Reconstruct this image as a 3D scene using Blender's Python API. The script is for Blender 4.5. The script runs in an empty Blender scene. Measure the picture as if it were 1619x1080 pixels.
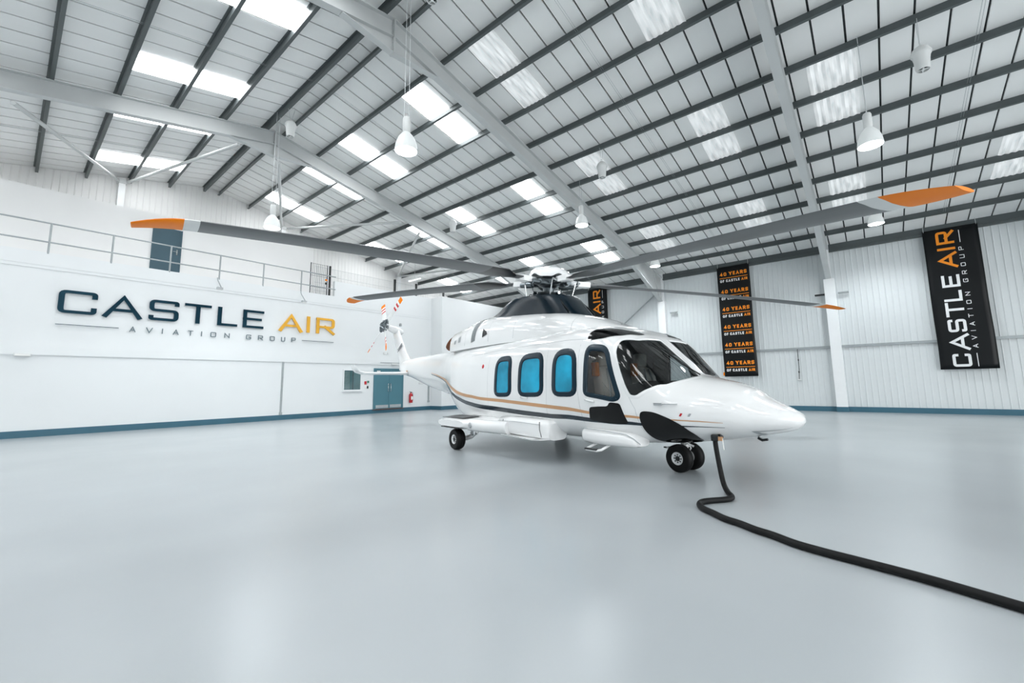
import bpy, bmesh, math, random
import numpy as np
from mathutils import Vector, Matrix

random.seed(7)
SC = bpy.context.scene
COL = SC.collection
PI = math.pi

# ------------------------------------------------------------------ camera
cam_d = bpy.data.cameras.new('camera')
cam = bpy.data.objects.new('camera', cam_d); COL.objects.link(cam)
SC.camera = cam
cam_d.sensor_fit = 'HORIZONTAL'; cam_d.sensor_width = 36.0
cam_d.lens = 0.83239436 * 18.0
cam_d.shift_x = -11.90 / 1619.0
cam_d.shift_y = -18.475 / 1619.0
cam_d.clip_start = 0.05; cam_d.clip_end = 300
YAW, PITCH, ROLL = 0.88048352, 0.12691269, -0.01533475
fw = Vector((math.sin(YAW)*math.cos(PITCH), math.cos(YAW)*math.cos(PITCH), math.sin(PITCH)))
r0 = Vector((math.cos(YAW), -math.sin(YAW), 0)); u0 = r0.cross(fw)
rr = math.cos(ROLL)*r0 + math.sin(ROLL)*u0
uu = -math.sin(ROLL)*r0 + math.cos(ROLL)*u0
cam.matrix_world = Matrix(((rr.x, uu.x, -fw.x, 0), (rr.y, uu.y, -fw.y, 0), (rr.z, uu.z, -fw.z, 1.34), (0, 0, 0, 1)))

# ------------------------------------------------------------------ light
SKY_STRENGTH = 4.0        # overcast daylight outside the open hangar door
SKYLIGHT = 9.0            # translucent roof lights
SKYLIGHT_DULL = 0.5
LAMP_W = 260.0
w = bpy.data.worlds.new('overcast_sky'); SC.world = w
w.use_nodes = True
w.node_tree.nodes['Background'].inputs[0].default_value = (0.97, 0.99, 1.0, 1)
w.node_tree.nodes['Background'].inputs[1].default_value = SKY_STRENGTH
SC.view_settings.view_transform = 'Standard'
SC.view_settings.look = 'None'
SC.view_settings.gamma = 1.0
SC.view_settings.use_curve_mapping = False
SC.view_settings.exposure = 0.02

# ------------------------------------------------------------------ constants of the hall
XW, XL, XR = 22.6, -11.62, 5.49        # right wall, left wall, ridge
YB, YF, YO = 23.1, -13.5, 19.457       # rear gable, front gable, office front
SL = 0.2065
ZP = 10.464                            # purlin underside at the ridge
ZD = 10.68                             # liner underside at the ridge
FRAMES = [15.8, 8.5, 1.15, -6.15]
def z_p(x): return ZP - SL*abs(x-XR)
def z_d(x): return ZD - SL*abs(x-XR)

# door opening in the front gable: daylight comes in here
DO_X0, DO_X1, DO_Z = -9.0, 20.0, 6.2
pl = bpy.data.lights.new('door_portal', 'AREA'); pl.shape = 'RECTANGLE'
pl.size = DO_X1-DO_X0; pl.size_y = DO_Z; pl.cycles.is_portal = True
po = bpy.data.objects.new('door_portal', pl); COL.objects.link(po)
po.location = ((DO_X0+DO_X1)/2, YF+0.02, DO_Z/2); po.rotation_euler = (PI/2, 0, 0)

# ------------------------------------------------------------------ materials
def lin(c):
    if isinstance(c, str):
        c = tuple(int(c[i:i+2], 16)/255 for i in (0, 2, 4))
    return tuple(x/12.92 if x <= .04045 else ((x+.055)/1.055)**2.4 for x in c)
MATS = {}
def mat(name, col, rough=.5, metal=0.0, var=0.04, scale=3.0, bump=0.0, bscale=60.0, emit=0.0, coat=0.0, spec=None):
    m = bpy.data.materials.new(name); m.use_nodes = True
    nt = m.node_tree; b = nt.nodes['Principled BSDF']
    c = lin(col)
    b.inputs['Roughness'].default_value = rough
    b.inputs['Metallic'].default_value = metal
    if spec is not None: b.inputs['Specular IOR Level'].default_value = spec
    if coat: b.inputs['Coat Weight'].default_value = coat; b.inputs['Coat Roughness'].default_value = .06
    tc = nt.nodes.new('ShaderNodeTexCoord')
    nz = nt.nodes.new('ShaderNodeTexNoise'); nz.inputs['Scale'].default_value = scale; nz.inputs['Detail'].default_value = 4
    nt.links.new(tc.outputs['Object'], nz.inputs['Vector'])
    cr = nt.nodes.new('ShaderNodeValToRGB')
    cr.color_ramp.elements[0].position = .3; cr.color_ramp.elements[1].position = .7
    cr.color_ramp.elements[0].color = tuple(x*(1-var) for x in c)+(1,)
    cr.color_ramp.elements[1].color = tuple(min(1, x*(1+var)) for x in c)+(1,)
    nt.links.new(nz.outputs['Fac'], cr.inputs['Fac'])
    nt.links.new(cr.outputs['Color'], b.inputs['Base Color'])
    if emit:
        nt.links.new(cr.outputs['Color'], b.inputs['Emission Color'])
        b.inputs['Emission Strength'].default_value = emit
    if bump:
        n2 = nt.nodes.new('ShaderNodeTexNoise'); n2.inputs['Scale'].default_value = bscale
        nt.links.new(tc.outputs['Object'], n2.inputs['Vector'])
        bp = nt.nodes.new('ShaderNodeBump'); bp.inputs['Strength'].default_value = bump; bp.inputs['Distance'].default_value = .01
        nt.links.new(n2.outputs['Fac'], bp.inputs['Height']); nt.links.new(bp.outputs['Normal'], b.inputs['Normal'])
    MATS[name] = m
    return m
mat('floor_epoxy', 'AEB4B7', .27, 0, .05, .35, .015, 3.0)
mat('white_paint', 'ECEFF0', .55, 0, .012, .8)
mat('white_gable', 'EFEFEE', .5, 0, .02, .8)
mat('clad', 'DDE2E3', .42, 0, .03, .5)
mat('liner', 'F3F4F3', .55, 0, .03, .6)
mat('joint_dark', '303537', .6, 0, .05)
mat('roof_back', '2E3133', .7, 0, .05)
mat('purlin', '565D5E', .42, .15, .08, 1.5)
mat('steel_grey', 'C6C9C9', .40, 0, .04, 1.2)
mat('galv', 'A9AFB1', .38, .5, .06, 8)
mat('column_white', 'F2F4F5', .5, 0, .015)
mat('teal_base', '39677A', .45, 0, .06, 2)
mat('teal_door', '4E7E8C', .4, 0, .03, 2)
mat('teal_dark', '3E5A66', .42, 0, .04, 2)
mat('chrome', 'DADDDE', .12, 1.0, .02)
mat('alu', 'C9CCCE', .28, .9, .04, 12)
mat('black_rubber', '08090A', .6, 0, .12, 9, .05, 80, spec=.3)
mat('black_gloss', '060708', .06, 0, .05, spec=.35)
mat('black_satin', '15191B', .35, 0, .08)
mat('heli_white', 'F3F4F4', .12, 0, .008, 1.0, coat=.6)
mat('heli_grey', 'A9AEB1', .35, .1, .05, 3)
mat('navy', '0B2432', .2, 0, .08, 4, coat=.4)
mat('intake_grey', '7E8486', .4, .2, .15, 30)
mat('fairing_navy', '081C27', .24, 0, .1, 4, spec=.4)
mat('navy_gasket', '0B2735', .35, 0, .06, 6, spec=.3)
mat('copper', 'D0A076', .3, .1, .03)
mat('orange', 'FF8800', .5, 0, .04, spec=.2)
mat('blade_grey', '606365', .42, 0, .05, 3)
mat('blade_white', 'DFE1E0', .4, 0, .02)
mat('red', 'C4202B', .35, 0, .05)
mat('rust', '7A4A30', .45, .5, .18, 12)
mat('seat_leather', 'F2EAE0', .45, 0, .05, 8)
mat('charcoal', '24282B', .55, 0, .1, 6)
mat('lining_grey', 'B8BBBB', .6, 0, .1, 5)
mat('sign_navy', '0F3A4B', .14, .55, .05)
mat('sign_gold', 'F3B63C', .3, .1, .03)
mat('sign_thin', '5E7078', .35, .2, .03)
mat('banner_black', '090D10', .38, 0, .1, 2, spec=.25)
mat('banner_white', 'EDEFF0', .45, 0, .01)
mat('banner_orange', 'FF9610', .5, 0, .01)
mat('plastic_white', 'E6E8E7', .4, 0, .02)
mat('paper', 'F5F5F2', .6, 0, .01)
mat('green_sign', '2A7A62', .5, 0, .03)
mat('lamp_glow', 'F4FCFF', .4, 0, 0, emit=14.0)
mat('tube_glow', 'F4FCFF', .4, 0, 0, emit=2.0)
mat('room_teal', 'A4C6CB', .5, 0, .2, 1.5)
mat('mesh_dark', '3A4043', .45, .3, .04)
mat('acrylic', 'E2E6E6', .3, 0, .02, emit=.2)
mat('hub_steel', '6F777B', .3, .75, .15, 14)
mat('wire', 'D2D6D7', .4, .3, .02)

def skylight_mat(name, strength, dirty):
    m = bpy.data.materials.new(name); m.use_nodes = True
    nt = m.node_tree; b = nt.nodes['Principled BSDF']
    b.inputs['Roughness'].default_value = .5
    b.inputs['Base Color'].default_value = (.75, .78, .78, 1)
    tc = nt.nodes.new('ShaderNodeTexCoord')
    mp = nt.nodes.new('ShaderNodeMapping'); mp.inputs['Scale'].default_value = (1.2, 7.0, 1.0)
    nt.links.new(tc.outputs['Object'], mp.inputs['Vector'])
    nz = nt.nodes.new('ShaderNodeTexNoise'); nz.inputs['Scale'].default_value = 1.6; nz.inputs['Detail'].default_value = 5
    nt.links.new(mp.outputs['Vector'], nz.inputs['Vector'])
    cr = nt.nodes.new('ShaderNodeValToRGB')
    lo = .30 if dirty else .97
    cr.color_ramp.elements[0].position = .36; cr.color_ramp.elements[0].color = (lo*.97, lo*.98, lo, 1)
    cr.color_ramp.elements[1].position = .66; cr.color_ramp.elements[1].color = (.97, .99, 1, 1)
    nt.links.new(nz.outputs['Fac'], cr.inputs['Fac'])
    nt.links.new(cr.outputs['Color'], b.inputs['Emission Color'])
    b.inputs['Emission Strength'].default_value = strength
    MATS[name] = m
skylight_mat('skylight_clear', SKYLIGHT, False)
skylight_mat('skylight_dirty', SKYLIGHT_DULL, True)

def glass_mat(name, tint, dens):
    m = bpy.data.materials.new(name); m.use_nodes = True
    nt = m.node_tree; nt.nodes.clear()
    out = nt.nodes.new('ShaderNodeOutputMaterial')
    tr = nt.nodes.new('ShaderNodeBsdfTransparent'); tr.inputs[0].default_value = tuple(tint)+(1,)
    gl = nt.nodes.new('ShaderNodeBsdfGlossy'); gl.inputs['Roughness'].default_value = .03
    lw = nt.nodes.new('ShaderNodeFresnel'); lw.inputs[0].default_value = 1.5
    ma = nt.nodes.new('ShaderNodeMath'); ma.operation = 'MULTIPLY_ADD'
    ma.inputs[1].default_value = 1.0; ma.inputs[2].default_value = dens
    nt.links.new(lw.outputs[0], ma.inputs[0])
    mx = nt.nodes.new('ShaderNodeMixShader')
    nt.links.new(ma.outputs[0], mx.inputs[0]); nt.links.new(tr.outputs[0], mx.inputs[1]); nt.links.new(gl.outputs[0], mx.inputs[2])
    nt.links.new(mx.outputs[0], out.inputs[0])
    MATS[name] = m
glass_mat('windshield_glass', (.33, .37, .38), .02)
glass_mat('door_glass', (.95, .96, .96), .03)
glass_mat('pane_glass', (.75, .85, .86), .05)

def film_mat():
    m = mat('blue_film', '06A0C6', .14, .15, .35, 2.0, .6, 7.0)
    return m
film_mat()

# ------------------------------------------------------------------ helpers
def link(name, me, m=None, parent=None, loc=None):
    o = bpy.data.objects.new(name, me); COL.objects.link(o)
    if m is not None and me is not None and not me.materials:
        for k in (m if isinstance(m, (list, tuple)) else [m]): me.materials.append(MATS[k])
    if parent is not None: o.parent = parent
    if loc is not None: o.location = loc
    return o
def done(name, bm, m, parent=None, smooth=False, angle=None, loc=None):
    me = bpy.data.meshes.new(name)
    bmesh.ops.recalc_face_normals(bm, faces=bm.faces[:])
    bm.to_mesh(me); bm.free()
    if smooth:
        for p in me.polygons: p.use_smooth = True
        if angle is not None:
            try: me.set_sharp_from_angle(angle=math.radians(angle))
            except Exception: pass
    return link(name, me, m, parent, loc)
def tag(o, label=None, cat=None, group=None, kind=None):
    if label: o['label'] = label
    if cat: o['category'] = cat
    if group: o['group'] = group
    if kind: o['kind'] = kind
    return o
def empty(name, loc=(0, 0, 0), rz=0.0):
    o = bpy.data.objects.new(name, None); COL.objects.link(o)
    o.location = loc; o.rotation_euler = (0, 0, rz); o.empty_display_size = .2
    return o
def copy_tree(o, parent=None):
    c = o.copy(); COL.objects.link(c)
    c.parent = parent
    for ch in [x for x in o.children]:
        copy_tree(ch, c)
    return c
def box(bm, x0, x1, y0, y1, z0, z1, mi=0, bev=0.0):
    x0, x1 = min(x0, x1), max(x0, x1); y0, y1 = min(y0, y1), max(y0, y1); z0, z1 = min(z0, z1), max(z0, z1)
    v = [bm.verts.new(p) for p in ((x0,y0,z0),(x1,y0,z0),(x1,y1,z0),(x0,y1,z0),(x0,y0,z1),(x1,y0,z1),(x1,y1,z1),(x0,y1,z1))]
    fs = [bm.faces.new([v[i] for i in f]) for f in ((0,3,2,1),(4,5,6,7),(0,1,5,4),(1,2,6,5),(2,3,7,6),(3,0,4,7))]
    for f in fs: f.material_index = mi
    if bev:
        es = list({e for f in fs for e in f.edges})
        r = bmesh.ops.bevel(bm, geom=es, offset=bev, segments=2, affect='EDGES', profile=.5)
        for f in r['faces']: f.material_index = mi
    return v
def frame_of(d):
    d = Vector(d).normalized()
    a = Vector((0, 0, 1)) if abs(d.z) < .9 else Vector((1, 0, 0))
    x = d.cross(a).normalized(); y = d.cross(x)
    return x, y
def cyl(bm, p0, p1, r0, r1=None, n=14, mi=0, cap=True):
    r1 = r0 if r1 is None else r1
    p0, p1 = Vector(p0), Vector(p1)
    x, y = frame_of(p1-p0)
    A = [bm.verts.new(p0+(x*math.cos(2*PI*i/n)+y*math.sin(2*PI*i/n))*r0) for i in range(n)]
    B = [bm.verts.new(p1+(x*math.cos(2*PI*i/n)+y*math.sin(2*PI*i/n))*r1) for i in range(n)]
    fs = [bm.faces.new((A[i], A[(i+1) % n], B[(i+1) % n], B[i])) for i in range(n)]
    if cap:
        fs.append(bm.faces.new(A[::-1])); fs.append(bm.faces.new(B))
    for f in fs: f.material_index = mi
def tube(bm, pts, r, n=10, mi=0, closed=False):
    pts = [Vector(p) for p in pts]; rings = []
    up = None
    for i, p in enumerate(pts):
        if closed: d = pts[(i+1) % len(pts)]-pts[i-1]
        else: d = pts[min(i+1, len(pts)-1)]-pts[max(i-1, 0)]
        d.normalize()
        if up is None: up, _ = frame_of(d)
        up = (up-d*up.dot(d)).normalized(); y = d.cross(up)
        rad = r(i/(len(pts)-1)) if callable(r) else r
        rings.append([bm.verts.new(p+(up*math.cos(2*PI*k/n)+y*math.sin(2*PI*k/n))*rad) for k in range(n)])
    m = len(rings)
    for i in range(m if closed else m-1):
        A, B = rings[i], rings[(i+1) % m]
        for k in range(n):
            f = bm.faces.new((A[k], A[(k+1) % n], B[(k+1) % n], B[k])); f.material_index = mi
    if not closed:
        f = bm.faces.new(rings[0][::-1]); f.material_index = mi
        f = bm.faces.new(rings[-1]); f.material_index = mi
def lathe(bm, prof, origin=(0, 0, 0), axis=(0, 0, 1), n=24, mi=0):
    o = Vector(origin); d = Vector(axis).normalized(); x, y = frame_of(d)
    rings = []
    for r, h in prof:
        if r < 1e-5: rings.append([bm.verts.new(o+d*h)])
        else: rings.append([bm.verts.new(o+d*h+(x*math.cos(2*PI*i/n)+y*math.sin(2*PI*i/n))*r) for i in range(n)])
    for A, B in zip(rings[:-1], rings[1:]):
        for i in range(n):
            a0, a1 = A[i % len(A)], A[(i+1) % len(A)]; b0, b1 = B[i % len(B)], B[(i+1) % len(B)]
            vs = []
            for q in (a0, a1, b1, b0):
                if q not in vs: vs.append(q)
            if len(vs) > 2:
                f = bm.faces.new(vs); f.material_index = mi
def loft(bm, rings, closed=True, caps=True, mi=0):
    R = [[bm.verts.new(p) for p in r] for r in rings]; n = len(R[0])
    for A, B in zip(R[:-1], R[1:]):
        for i in range(n if closed else n-1):
            f = bm.faces.new((A[i], A[(i+1) % n], B[(i+1) % n], B[i])); f.material_index = mi
    if caps and closed:
        f = bm.faces.new(R[0][::-1]); f.material_index = mi
        f = bm.faces.new(R[-1]); f.material_index = mi
    return R
def prism(bm, pts, d, mi=0):
    """polygon pts (3-D, planar) extruded along vector d"""
    d = Vector(d); A = [bm.verts.new(p) for p in pts]; B = [bm.verts.new(Vector(p)+d) for p in pts]
    n = len(A); fs = [bm.faces.new(A[::-1]), bm.faces.new(B)]
    fs += [bm.faces.new((A[i], A[(i+1) % n], B[(i+1) % n], B[i])) for i in range(n)]
    for f in fs: f.material_index = mi
def bm_(): return bmesh.new()

# ------------------------------------------------------------------ stroke lettering
def rc(pts, r=.14, n=4):
    out = [pts[0]]
    for a, b, c in zip(pts[:-2], pts[1:-1], pts[2:]):
        A = Vector(a)-Vector(b); B = Vector(c)-Vector(b)
        k = min(r, A.length*.49, B.length*.49)
        p = Vector(b)+A.normalized()*k; q = Vector(b)+B.normalized()*k
        for i in range(n+1):
            t = i/n; out.append(tuple((1-t)**2*p+2*t*(1-t)*Vector(b)+t*t*q))
    out.append(pts[-1]); return out
def glyph(ch, w, rd=.14):
    """strokes in the box 0..w by 0..1 (stroke centre lines)"""
    c = w/2
    G = {
     'C': [rc([(w,.80),(w,1),(0,1),(0,0),(w,0),(w,.20)], rd)],
     'A': [[(0,0),(c,1),(w,0)], [(w*.2,.3),(w*.8,.3)]],
     'S': [rc([(w,.87),(w,1),(0,1),(0,.5),(w,.5),(w,0),(0,0),(0,.13)], min(rd, .24))],
     'T': [[(0,1),(w,1)], [(c,1),(c,0)]],
     'L': [[(0,1),(0,0),(w,0)]],
     'E': [[(w,1),(0,1),(0,0),(w,0)], [(0,.5),(w*.88,.5)]],
     'I': [[(c,0),(c,1)]],
     'R': [[(0,0),(0,1)], rc([(0,1),(w,1),(w,.42),(0,.42)], rd), [(w*.5,.42),(w,0)]],
     'V': [[(0,1),(c,0),(w,1)]],
     'O': [rc([(c,0),(0,0),(0,1),(w,1),(w,0),(c,0)], rd)],
     '0': [rc([(c,0),(0,0),(0,1),(w,1),(w,0),(c,0)], rd)],
     'N': [[(0,0),(0,1),(w,0),(w,1)]],
     'G': [rc([(w,.82),(w,1),(0,1),(0,0),(w,0),(w,.46),(c*1.2,.46)], rd)],
     'U': [rc([(0,1),(0,0),(w,0),(w,1)], rd)],
     'P': [[(0,0),(0,1)], rc([(0,1),(w,1),(w,.45),(0,.45)], rd)],
     'Y': [[(0,1),(c,.45),(w,1)], [(c,.5),(c,0)]],
     'F': [[(w,1),(0,1),(0,0)], [(0,.52),(w*.85,.52)]],
     '4': [[(w*.72,0),(w*.72,1),(0,.28),(w,.28)]],
    }
    return G[ch]
def stroke_bm(bm, pts, tx, ty, f, depth, mi=0):
    """ribbon along pts (2-D); half widths tx (of vertical strokes) and ty; f maps (x,y,h) to 3-D"""
    P = [Vector(p) for p in pts]; Lf, Rt = [], []
    n = len(P); closed = (P[0]-P[-1]).length < 1e-6
    if not closed:      # free ends run out to the letter box
        d0 = (P[0]-P[1]).normalized(); d1 = (P[-1]-P[-2]).normalized()
        P[0] = P[0]+d0*(abs(d0.x)*tx+abs(d0.y)*ty); P[-1] = P[-1]+d1*(abs(d1.x)*tx+abs(d1.y)*ty)
    for i in range(n):
        a = P[i-1] if i else (P[-2] if closed else None)
        b = P[i+1] if i < n-1 else (P[1] if closed else None)
        d1 = (P[i]-a) if a is not None else (b-P[i]); d2 = (b-P[i]) if b is not None else (P[i]-a)
        d1 = d1.normalized(); d2 = d2.normalized()
        n1 = Vector((-d1.y, d1.x)); n2 = Vector((-d2.y, d2.x))
        m = n1+n2
        m = m.normalized() if m.length > 1e-6 else n1
        k = 1/max(.45, m.dot(n1))
        off = Vector((m.x*tx*k, m.y*ty*k)); Lf.append(P[i]+off); Rt.append(P[i]-off)
    vt = [(bm.verts.new(f(l.x, l.y, depth)), bm.verts.new(f(r.x, r.y, depth)), bm.verts.new(f(l.x, l.y, 0)), bm.verts.new(f(r.x, r.y, 0))) for l, r in zip(Lf, Rt)]
    for A, B in zip(vt[:-1], vt[1:]):
        for q in ((A[0], A[1], B[1], B[0]), (A[2], B[2], B[3], A[3]), (A[0], B[0], B[2], A[2]), (A[1], A[3], B[3], B[1])):
            fc = bm.faces.new(q); fc.material_index = mi
    for A in (vt[0], vt[-1]):
        fc = bm.faces.new((A[0], A[2], A[3], A[1])); fc.material_index = mi
def letter(name, ch, x0, x1, y0, y1, tx, ty, f, depth, m, parent, rd=None):
    bm = bm_()
    h = y1-y0-2*ty; wd = max(x1-x0-2*tx, .001)
    for i, s in enumerate(glyph(ch, wd/h, (.16 if rd is None else rd))):
        pts = [(x0+tx+p[0]*h, y0+ty+p[1]*h) for p in s]
        fo = lambda x, y, q, i=i: f(x, y, q-.0006*i-depth*.12*i)
        stroke_bm(bm, pts, tx, ty, fo, depth)
    return done(name, bm, m, parent)

# ================================================================== SETTING
# ---- floor
bm = bm_(); box(bm, XL-.3, XW+.3, YF-6, YB+.3, -.3, 0)
tag(done('floor', bm, 'floor_epoxy'), 'pale grey glossy painted hangar floor', 'floor', kind='structure')

# ---- ceiling: backing sheet, liner panels, purlins, roof lights
ceil = empty('ceiling', (0, 0, 0)); tag(ceil, 'white lined pitched hangar roof on dark purlins', 'ceiling', kind='structure')
for sd, x1 in ((1, XW+.3), (-1, XL-.3)):
    bm = bm_()
    za, zb = ZD+.06, ZD+.06-SL*abs(x1-XR)
    prism(bm, [(XR, YF-.2, za), (x1, YF-.2, zb), (x1, YF-.2, zb+.12), (XR, YF-.2, za+.12)], (0, YB-YF+.4, 0))
    done('roof_sheet', bm, 'joint_dark', ceil)
PITCHY = .602
Y0L = 7.62
k0 = int(math.floor((YF-Y0L)/PITCHY)); k1 = int(math.ceil((YB-Y0L)/PITCHY))
for sd, x1 in ((1, XW+.1), (-1, XL-.1)):
    bm = bm_()
    L = abs(x1-XR); g = .022
    prism(bm, [(0, g, 0), (sd*L, g, -SL*L), (sd*L, g, -SL*L+.055), (0, g, .055)], (0, PITCHY-2*g, 0))
    me = None
    for k in range(k0, k1):
        y = Y0L+k*PITCHY
        if me is None:
            o = done('roof_panel', bm, 'liner', ceil, loc=(XR, y, ZD)); me = o.data
        else:
            o = link('roof_panel', me, None, ceil, (XR, y, ZD))
# purlins (Z sections)
PX = [5.80, 7.06, 8.33, 9.60, 10.87, 12.14, 13.43, 14.75, 16.03, 17.30, 18.60, 19.90, 21.20]
def zsec(bm, L, up, w_=.075, t=.012):
    pts = [(-w_, 0), (t/2, 0), (t/2, up-t), (w_, up-t), (w_, up), (-t/2, up), (-t/2, t), (-w_, t)]
    prism(bm, [(x, 0, z) for x, z in pts], (0, L, 0))
bm = bm_(); zsec(bm, YB-YF, .215)
pr = None
for x in PX:
    for X, sg in ((x, 1), (2*XR-x, -1)):
        if pr is None:
            pr = done('purlin', bm, 'purlin', ceil); o = pr
        else: o = link('purlin', pr.data, None, ceil)
        o.location = (X, YF, z_p(X)); o.rotation_euler = (0, 0, 0); o.scale = (sg, 1, 1)
# sag rods: thin paired wires up the slope
for y in (4.85, 12.15, 19.4, -2.5):
    for sg, xe in ((1, 21.2), (-1, 2*XR-21.2)):
        bm = bm_()
        for dy in (0, .05):
            xa = XR+sg*.3
            cyl(bm, (xa, y+dy, z_p(xa)+.07), (xe, y+dy, z_p(xe)+.07), .004, n=6)
        done('sag_rod', bm, 'galv', ceil)
# roof lights
BANDS = [(-11.43, -10.47), (-7.40, -6.44), (-4.40, -3.47), (-.37, .63), (2.66, 3.62), (6.67, 7.61), (9.65, 10.60), (13.60, 14.55), (16.62, 17.55), (20.58, 21.52)]
ROWS = [(7.06, 8.33), (8.33, 9.60), (12.14, 13.43), (13.43, 14.75), (17.30, 18.60), (18.60, 19.90)]
def corrug(bm, L, W, sg, n=26):
    top, bot = [], []
    for i in range(n+1):
        y = W*i/n; dz = -.012*(1+math.cos(2*PI*i/ (n/6.5)))
        top.append(((0, y, dz), (sg*L, y, -SL*L+dz)))
    A = [(bm.verts.new(a), bm.verts.new(b), bm.verts.new(Vector(a)+Vector((0, 0, .008))), bm.verts.new(Vector(b)+Vector((0, 0, .008)))) for a, b in top]
    for p, q in zip(A[:-1], A[1:]):
        bm.faces.new((p[0], p[1], q[1], q[0])); bm.faces.new((p[2], q[2], q[3], p[3]))
    for p in (A[0], A[-1]): bm.faces.new((p[0], p[2], p[3], p[1]))
cache = {}
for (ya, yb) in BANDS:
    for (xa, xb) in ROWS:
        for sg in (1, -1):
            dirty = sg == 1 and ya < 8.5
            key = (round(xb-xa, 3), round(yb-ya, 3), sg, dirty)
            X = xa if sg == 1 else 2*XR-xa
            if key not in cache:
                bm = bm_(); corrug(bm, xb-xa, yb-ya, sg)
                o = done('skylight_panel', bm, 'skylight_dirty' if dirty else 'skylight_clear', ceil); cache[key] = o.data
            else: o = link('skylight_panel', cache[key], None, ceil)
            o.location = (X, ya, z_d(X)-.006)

# ---- right wall: ribbed cladding sheets
def rib_profile(pitch=.195, n=5):
    pts = []
    for i in range(n):
        b = i*pitch
        pts += [(b, 0), (b+.135, 0), (b+.146, .016), (b+.168, .016), (b+.179, 0)]
    pts.append((n*pitch, 0)); return pts
def clad_panel(h, n=5):
    bm = bm_(); pr = rib_profile(n=n)
    A = [(bm.verts.new((-d, y, 0)), bm.verts.new((-d, y, h))) for y, d in pr]
    for p, q in zip(A[:-1], A[1:]): bm.faces.new((p[0], q[0], q[1], p[1]))
    B = [(bm.verts.new((.02, pr[0][0], 0)), bm.verts.new((.02, pr[0][0], h))), (bm.verts.new((.02, pr[-1][0], 0)), bm.verts.new((.02, pr[-1][0], h)))]
    bm.faces.new((B[0][0], B[0][1], B[1][1], B[1][0]))
    bm.faces.new((A[0][0], A[0][1], B[0][1], B[0][0])); bm.faces.new((A[-1][0], B[1][0], B[1][1], A[-1][1]))
    return bm
bm = bm_(); box(bm, XW+.03, XW+.2, YF, YB+.2, 0, 7.25)
wr = tag(done('wall_right', bm, 'clad'), 'pale ribbed steel side wall with teal skirting', 'wall', kind='structure')
PWID = .195*5-.003
npan = int((YB-YF)/.975)+1
me = None
for i in range(npan):
    y = -3.411-.130+.975*(i-11)
    if y+.975 < YF or y > YB: continue
    if me is None: o = done('cladding_sheet', clad_panel(7.2), 'clad', wr); me = o.data
    else: o = link('cladding_sheet', me, None, wr)
    o.location = (XW, y, 0)
# mid rail, eaves beam
bm = bm_(); box(bm, XW-.075, XW-.03, YF+.1, YB-.1, 2.67, 2.77); box(bm, XW-.05, XW+.02, YF+.1, YB-.1, 2.74, 2.76)
done('side_rail', bm, 'galv', wr)
bm = bm_()
prism(bm, [(XW-.02, YF, 6.83), (XW-.16, YF, 6.83), (XW-.16, YF, 6.90), (XW-.11, YF, 6.92), (XW-.11, YF, 7.18), (XW-.16, YF, 7.20), (XW-.16, YF, 7.22), (XW-.02, YF, 7.22)], (0, YB-YF, 0))
done('eaves_beam', bm, 'purlin', wr)
bm = bm_(); box(bm, XW-.075, XW-.02, YF, YB, 0, .205)
tag(done('baseboard_right', bm, 'teal_base'), 'teal painted skirting band along the ribbed side wall', 'skirting', kind='structure')
# left wall (behind the camera's left edge)
bm = bm_(); box(bm, XL-.2, XL, YF, YB+.2, 0, 7.25)
tag(done('wall_left', bm, 'clad'), 'pale side wall opposite the banners', 'wall', kind='structure')
# front gable with the open hangar door
bm = bm_()
prism(bm, [(XL, YF, 0), (DO_X0, YF, 0), (DO_X0, YF, DO_Z), (DO_X1, YF, DO_Z), (DO_X1, YF, 0), (XW, YF, 0), (XW, YF, 7.25), (XR, YF, ZD+.05), (XL, YF, 7.25)], (0, -.2, 0))
tag(done('wall_front', bm, 'clad'), 'front gable wall around the open hangar doorway', 'wall', kind='structure')
# rear gable: ribbed sheets cut to the roof slope
bm = bm_(); prism(bm, [(XL, YB+.06, 0), (XW, YB+.06, 0), (XW, YB+.06, 7.2), (XR, YB+.06, ZD), (XL, YB+.06, 7.2)], (0, .15, 0))
wb = tag(done('wall_back', bm, 'white_gable'), 'white ribbed gable end wall under the roof', 'wall', kind='structure')
x = -2.4
while x < XW:
    bm = bm_(); n = 5
    pr_ = rib_profile(.2, n)
    def ztop(xx): return z_d(min(xx, XW))-.01
    A = [(bm.verts.new((x+px, YB-d, 4.6)), bm.verts.new((x+px, YB-d, ztop(x+px)))) for px, d in pr_ if x+px <= XW+.01]
    if len(A) > 2:
        for p, q in zip(A[:-1], A[1:]): bm.faces.new((p[0], q[0], q[1], p[1]))
        done('gable_sheet', bm, 'white_gable', wb)
    else: bm.free()
    x += 1.0

# ---- office block in front of the gable
XS, YS2 = 15.55, 18.5
ZPAR, ZHI = 5.62, 6.36
bm = bm_()
prism(bm, [(XL, YO, 0), (XS, YO, 0), (XS, YO, ZHI), (9.75, YO, ZHI), (9.75, YO, ZPAR), (XL, YO, ZPAR)], (0, .16, 0))
tag(done('wall_office', bm, 'white_paint'), 'white rendered office wall carrying the big raised lettering', 'wall', kind='structure')
bm = bm_(); box(bm, XS, XS+.15, YS2, YO+.1, 0, ZHI); box(bm, XS+.15, XW-.03, YS2, YS2+.15, 0, ZHI)
tag(done('wall_step', bm, 'white_paint'), 'white office wall stepping forward behind the helicopter tail', 'wall', kind='structure')
bm = bm_(); box(bm, XL, XS, YO+.16, YB, 5.2, 5.32); box(bm, XS+.16, XW-.04, YS2+.16, YB-.05, 6.0, 6.12)
tag(done('floor_mezzanine', bm, 'white_paint'), 'mezzanine deck on top of the office block', 'floor', kind='structure')
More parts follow.
